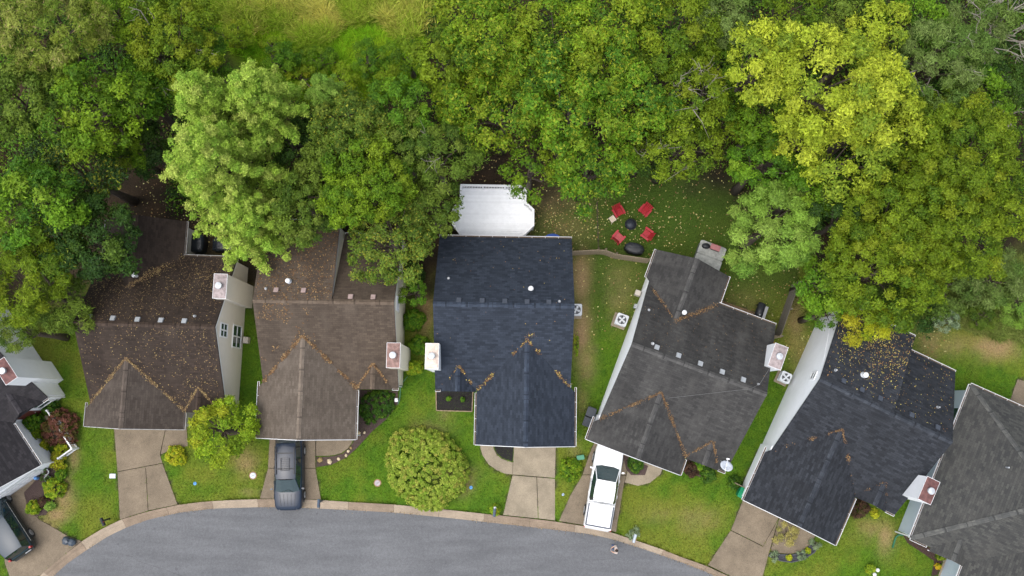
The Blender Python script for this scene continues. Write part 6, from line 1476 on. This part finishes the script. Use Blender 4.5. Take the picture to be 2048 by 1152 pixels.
def on_roof(spec, n, region, dens=None, rear='plain', m=1, step=.5, lift=.03):
    O, a = spec; x0, x1, y0, y1 = region; lx = RNG.uniform(x0, x1, n); ly = RNG.uniform(y0, y1, n)
    if dens is not None: k = RNG.random(n) < dens(lx, ly); lx, ly = lx[k], ly[k]
    shed = (rear == 'shed') & (ly > 0) & (lx * m < step)
    z_ = np.where(ly < 0, ZR + KF * ly, np.where(shed, ZR - (ZR - 4.42) / 5.3 * ly, ZR - KB * ly)) + lift
    nl = np.where(ly[:, None] < 0, np.array([0, -KF, 1.0]), np.where(shed[:, None], np.array([0, .336, 1.0]), np.array([0, KB, 1.0])))
    X_, Y_ = to_world(O, a, lx, ly); ar = math.radians(a); nw = np.stack([nl[:, 0] * math.cos(ar) - nl[:, 1] * math.sin(ar), nl[:, 0] * math.sin(ar) + nl[:, 1] * math.cos(ar), nl[:, 2]], 1)
    return np.stack([X_, Y_, z_], 1), nw
def gar_z(x_, gc=-1.475, zA=ZE + 3.125 * KF): return zA - abs(x_ - gc) * KF
def valley(spec, p0, p1, n, w=.11, gap=.0, sag=.03):
    t = RNG.random(n * 3); dn = fbm(t * 6 + p0[0] * 3.1, t * 0 + p0[1], 3, 3); t = t[RNG.random(n * 3) < np.clip((dn - gap) * 3.2, 0, 1)][:n]; n = len(t); P0, P1 = np.array(p0), np.array(p1)
    wv = w * (.35 + 1.5 * np.clip(fbm(t * 5 + p0[0], t * 0 + 2.2, 8) - .25, 0, 1)); q = P0 + (P1 - P0) * t[:, None]; q[:, :2] += RNG.normal(0, 1, (n, 2)) * wv[:, None] * .75; X_, Y_ = to_world(*spec, q[:, 0], q[:, 1]); return np.stack([X_, Y_, q[:, 2] + sag + np.abs(RNG.normal(0, .02, n)) + wv * .35], 1), np.tile([0, 0, 1.0], (n, 1))
S1, S2, S3, S4, S5 = ((-22.37, 4.85), -1.9), ((-11.5, 6.27), -.9), ((-.5, 6.05), -1.0), ((11.3, 2.14), -20.7), ((22.46, -.33), -26)
yA_ = -(ZR - (ZE + 3.125 * KF)) / KF; zA_ = ZE + 3.125 * KF
def vset(spec, m, n, extra=(), gap=.3, porch=2.78):
    n = int(n * 1.7)
    out = [valley(spec, (m * -1.475, yA_, zA_), (m * 1.65, YF, ZE), n, gap=gap), valley(spec, (m * -1.475, yA_, zA_), (m * -4.3, YF + .3, ZE + .2), int(n * .8), gap=gap), valley(spec, (m * porch, -3.65, 3.72), (m * (porch - 1.1), YF, ZE), n // 3, .08, gap), valley(spec, (m * porch, -3.65, 3.72), (m * (porch + .8), YF + .4, ZE + .27), n // 3, .08, gap)]
    out += [valley(spec, a_, b_, k_, w_, g_) for a_, b_, k_, w_, g_ in extra]; return np.concatenate([o_[0] for o_ in out]), np.concatenate([o_[1] for o_ in out])
RUST = np.array([(.15, .085, .042), (.19, .115, .055), (.12, .068, .035), (.09, .058, .036), (.24, .16, .075)])
BRN = np.array([(.17, .11, .055), (.22, .15, .075), (.13, .085, .045), (.11, .07, .04), (.28, .21, .09)])
p_, n_ = on_roof(S1, 9000, (-4.2, 4.2, -5.0, 4.7), lambda x_, y_: np.where(y_ > 0, .25 + .75 * np.clip(y_ / 3, 0, 1), .18 + .45 * np.clip((x_ + 2.5) / 5, 0, 1) * (fbm(x_ * .8, y_ * .8, 2) > .4)) * (fbm(x_ * 1.1, y_ * 1.1, 7) * 1.5) * ~((y_ < yA_) & (np.abs(x_ + 1.475) < (yA_ - y_) )))
q_, m_ = vset(S1, 1, 420, [((-1.8, 2.5, 4.6), (.82, 4.8, 2.72), 500, .2, .2)], .25); litter(np.concatenate([p_, q_]), np.concatenate([n_, m_]), 'brown fallen leaves strewn thickly over the dark brown roof', BRN, (.04, .10))
p_, n_ = on_roof(S2, 5200, (-4.2, .45, -4.6, 5.2), lambda x_, y_: np.where(y_ > .1, .45 + .4 * fbm(x_, y_, 3), np.clip((-.6 - x_) / 2.6, 0, 1) * (fbm(x_ * 1.2 + 3, y_ * 1.2, 9) > .5) * 1.0) * ~((y_ < yA_) & (np.abs(x_ + 1.475) < (yA_ - y_))), 'shed')
q_, m_ = vset(S2, 1, 420, (), .3); litter(np.concatenate([p_, q_]), np.concatenate([n_, m_]), 'orange brown pine straw drifted on the taupe roof', RUST, (.05, .13), 'pine_straw')
p_, n_ = on_roof(S3, 240, (-4.2, 4.2, -4.8, 4.7), lambda x_, y_: np.where(y_ > 0, .25 + .6 * (y_ > 2.2), .22)); k = ~((p_[:, 1] < 3) & (p_[:, 0] > -2.6)); p_, n_ = p_[k], n_[k]
q_, m_ = vset(S3, -1, 260, [((-1.0 + 2.4, -1.8, 5.0), (-1.0 + 2.9, -1.7, 5.05), 25, .2, 0)], .42); litter(np.concatenate([p_, q_]), np.concatenate([n_, m_]), 'sparse pale leaves and rusty valley debris on the slate blue roof', np.concatenate([LEAFC[[1]], RUST]), (.05, .10))
p_, n_ = on_roof(S4, 260, (-4.2, 4.2, .3, 4.7), None); q_, m_ = vset(S4, 1, 380, [((-2.07, 2.5, 4.45), (-4.4, 4.5, 2.9), 160, .1, .3), ((-2.07, 2.5, 4.45), (.42, 4.8, 2.72), 420, .16, .1)], .25, 2.7)
litter(np.concatenate([p_, q_]), np.concatenate([n_, m_]), 'brown debris in the valleys of the charcoal roof', RUST)
p_, n_ = on_roof(S5, 1900, (-4.2, .45, .4, 5.2), lambda x_, y_: .18 + .8 * np.clip((y_ - 1.2) / 2.6, 0, 1) * (fbm(x_ * .7, y_ * .7, 5) > .3), 'shed'); r_, s_ = on_roof(S5, 160, (.6, 4.1, .4, 4.6), None)
q_, m_ = vset(S5, 1, 240, (), .45, 2.6); litter(q_, m_, 'rusty leaf debris in the valleys of the dark slate roof', RUST); litter(np.concatenate([p_, r_]), np.concatenate([n_, s_]), 'yellow fallen leaves thick on the rear of the dark slate roof', np.array([(.36, .29, .08), (.42, .36, .11), (.28, .17, .06), (.22, .11, .05)]), (.045, .10))
# leaves on the back lawn and the floor of the wood
n = 42000; lx = RNG.uniform(-26, 30, n); ly = RNG.uniform(3, 22, n); px_, py_ = PIX(lx, ly)
d = np.maximum.reduce([np.exp(-((px_ - 1120) / 120) ** 2 - ((py_ - 430) / 75) ** 2) * 1.0, np.exp(-((px_ - 1290) / 150) ** 2 - ((py_ - 440) / 80) ** 2) * .5, .28 * ((py_ < 420) & (py_ > 200)), .12 * ((px_ > 1140) & (px_ < 1290) & (py_ > 500) & (py_ < 700)), .22 * ((px_ > 1430) & (px_ < 1640) & (py_ > 480) & (py_ < 800)), .35 * ((px_ > 190) & (px_ < 500) & (py_ > 300) & (py_ < 500)), .3 * ((px_ > 1820) & (px_ < 1900) & (py_ > 640) & (py_ < 730))]) * np.clip(fbm(lx * .7, ly * .7, 3) * 1.6, 0, 1)
k = RNG.random(n) < d
for q in MASKS: k &= ~inpoly(lx, ly, q)
lx, ly = lx[k], ly[k]; litter(np.stack([lx, ly, np.full(len(lx), .06)], 1), np.array([0, 0, 1.0]), 'pale yellow fallen leaves scattered on the back lawns', np.array([(.42, .38, .13), (.34, .27, .10), (.26, .15, .06), (.48, .45, .20), (.22, .14, .07)]), (.06, .14))

# grit and leaf bits gathered in the gutter
n = 1500; k_ = RNG.integers(0, len(kp) - 1, n); pts_ = np.empty((n, 3))
for i in range(n):
    a_ = kp[k_[i]]; q = nearest(a_, KERB_IN); d_ = q - a_; tg = kp[k_[i] + 1] - a_; f_ = .86 + abs(RNG.normal(0, .22)); p_ = a_ + d_ * f_ + tg * RNG.random(); pts_[i] = (p_.x, p_.y, -.078 if f_ < 1.03 else -.092)
keep = fbm(pts_[:, 0] * .8, pts_[:, 1] * .8, 77) > .47
litter(pts_[keep], np.array([0, 0, 1.0]), 'leaf bits and grit gathered along the street gutter', np.array([(.16, .11, .06), (.10, .075, .05), (.24, .18, .08), (.06, .05, .04)]), (.03, .08), 'gutter_debris')
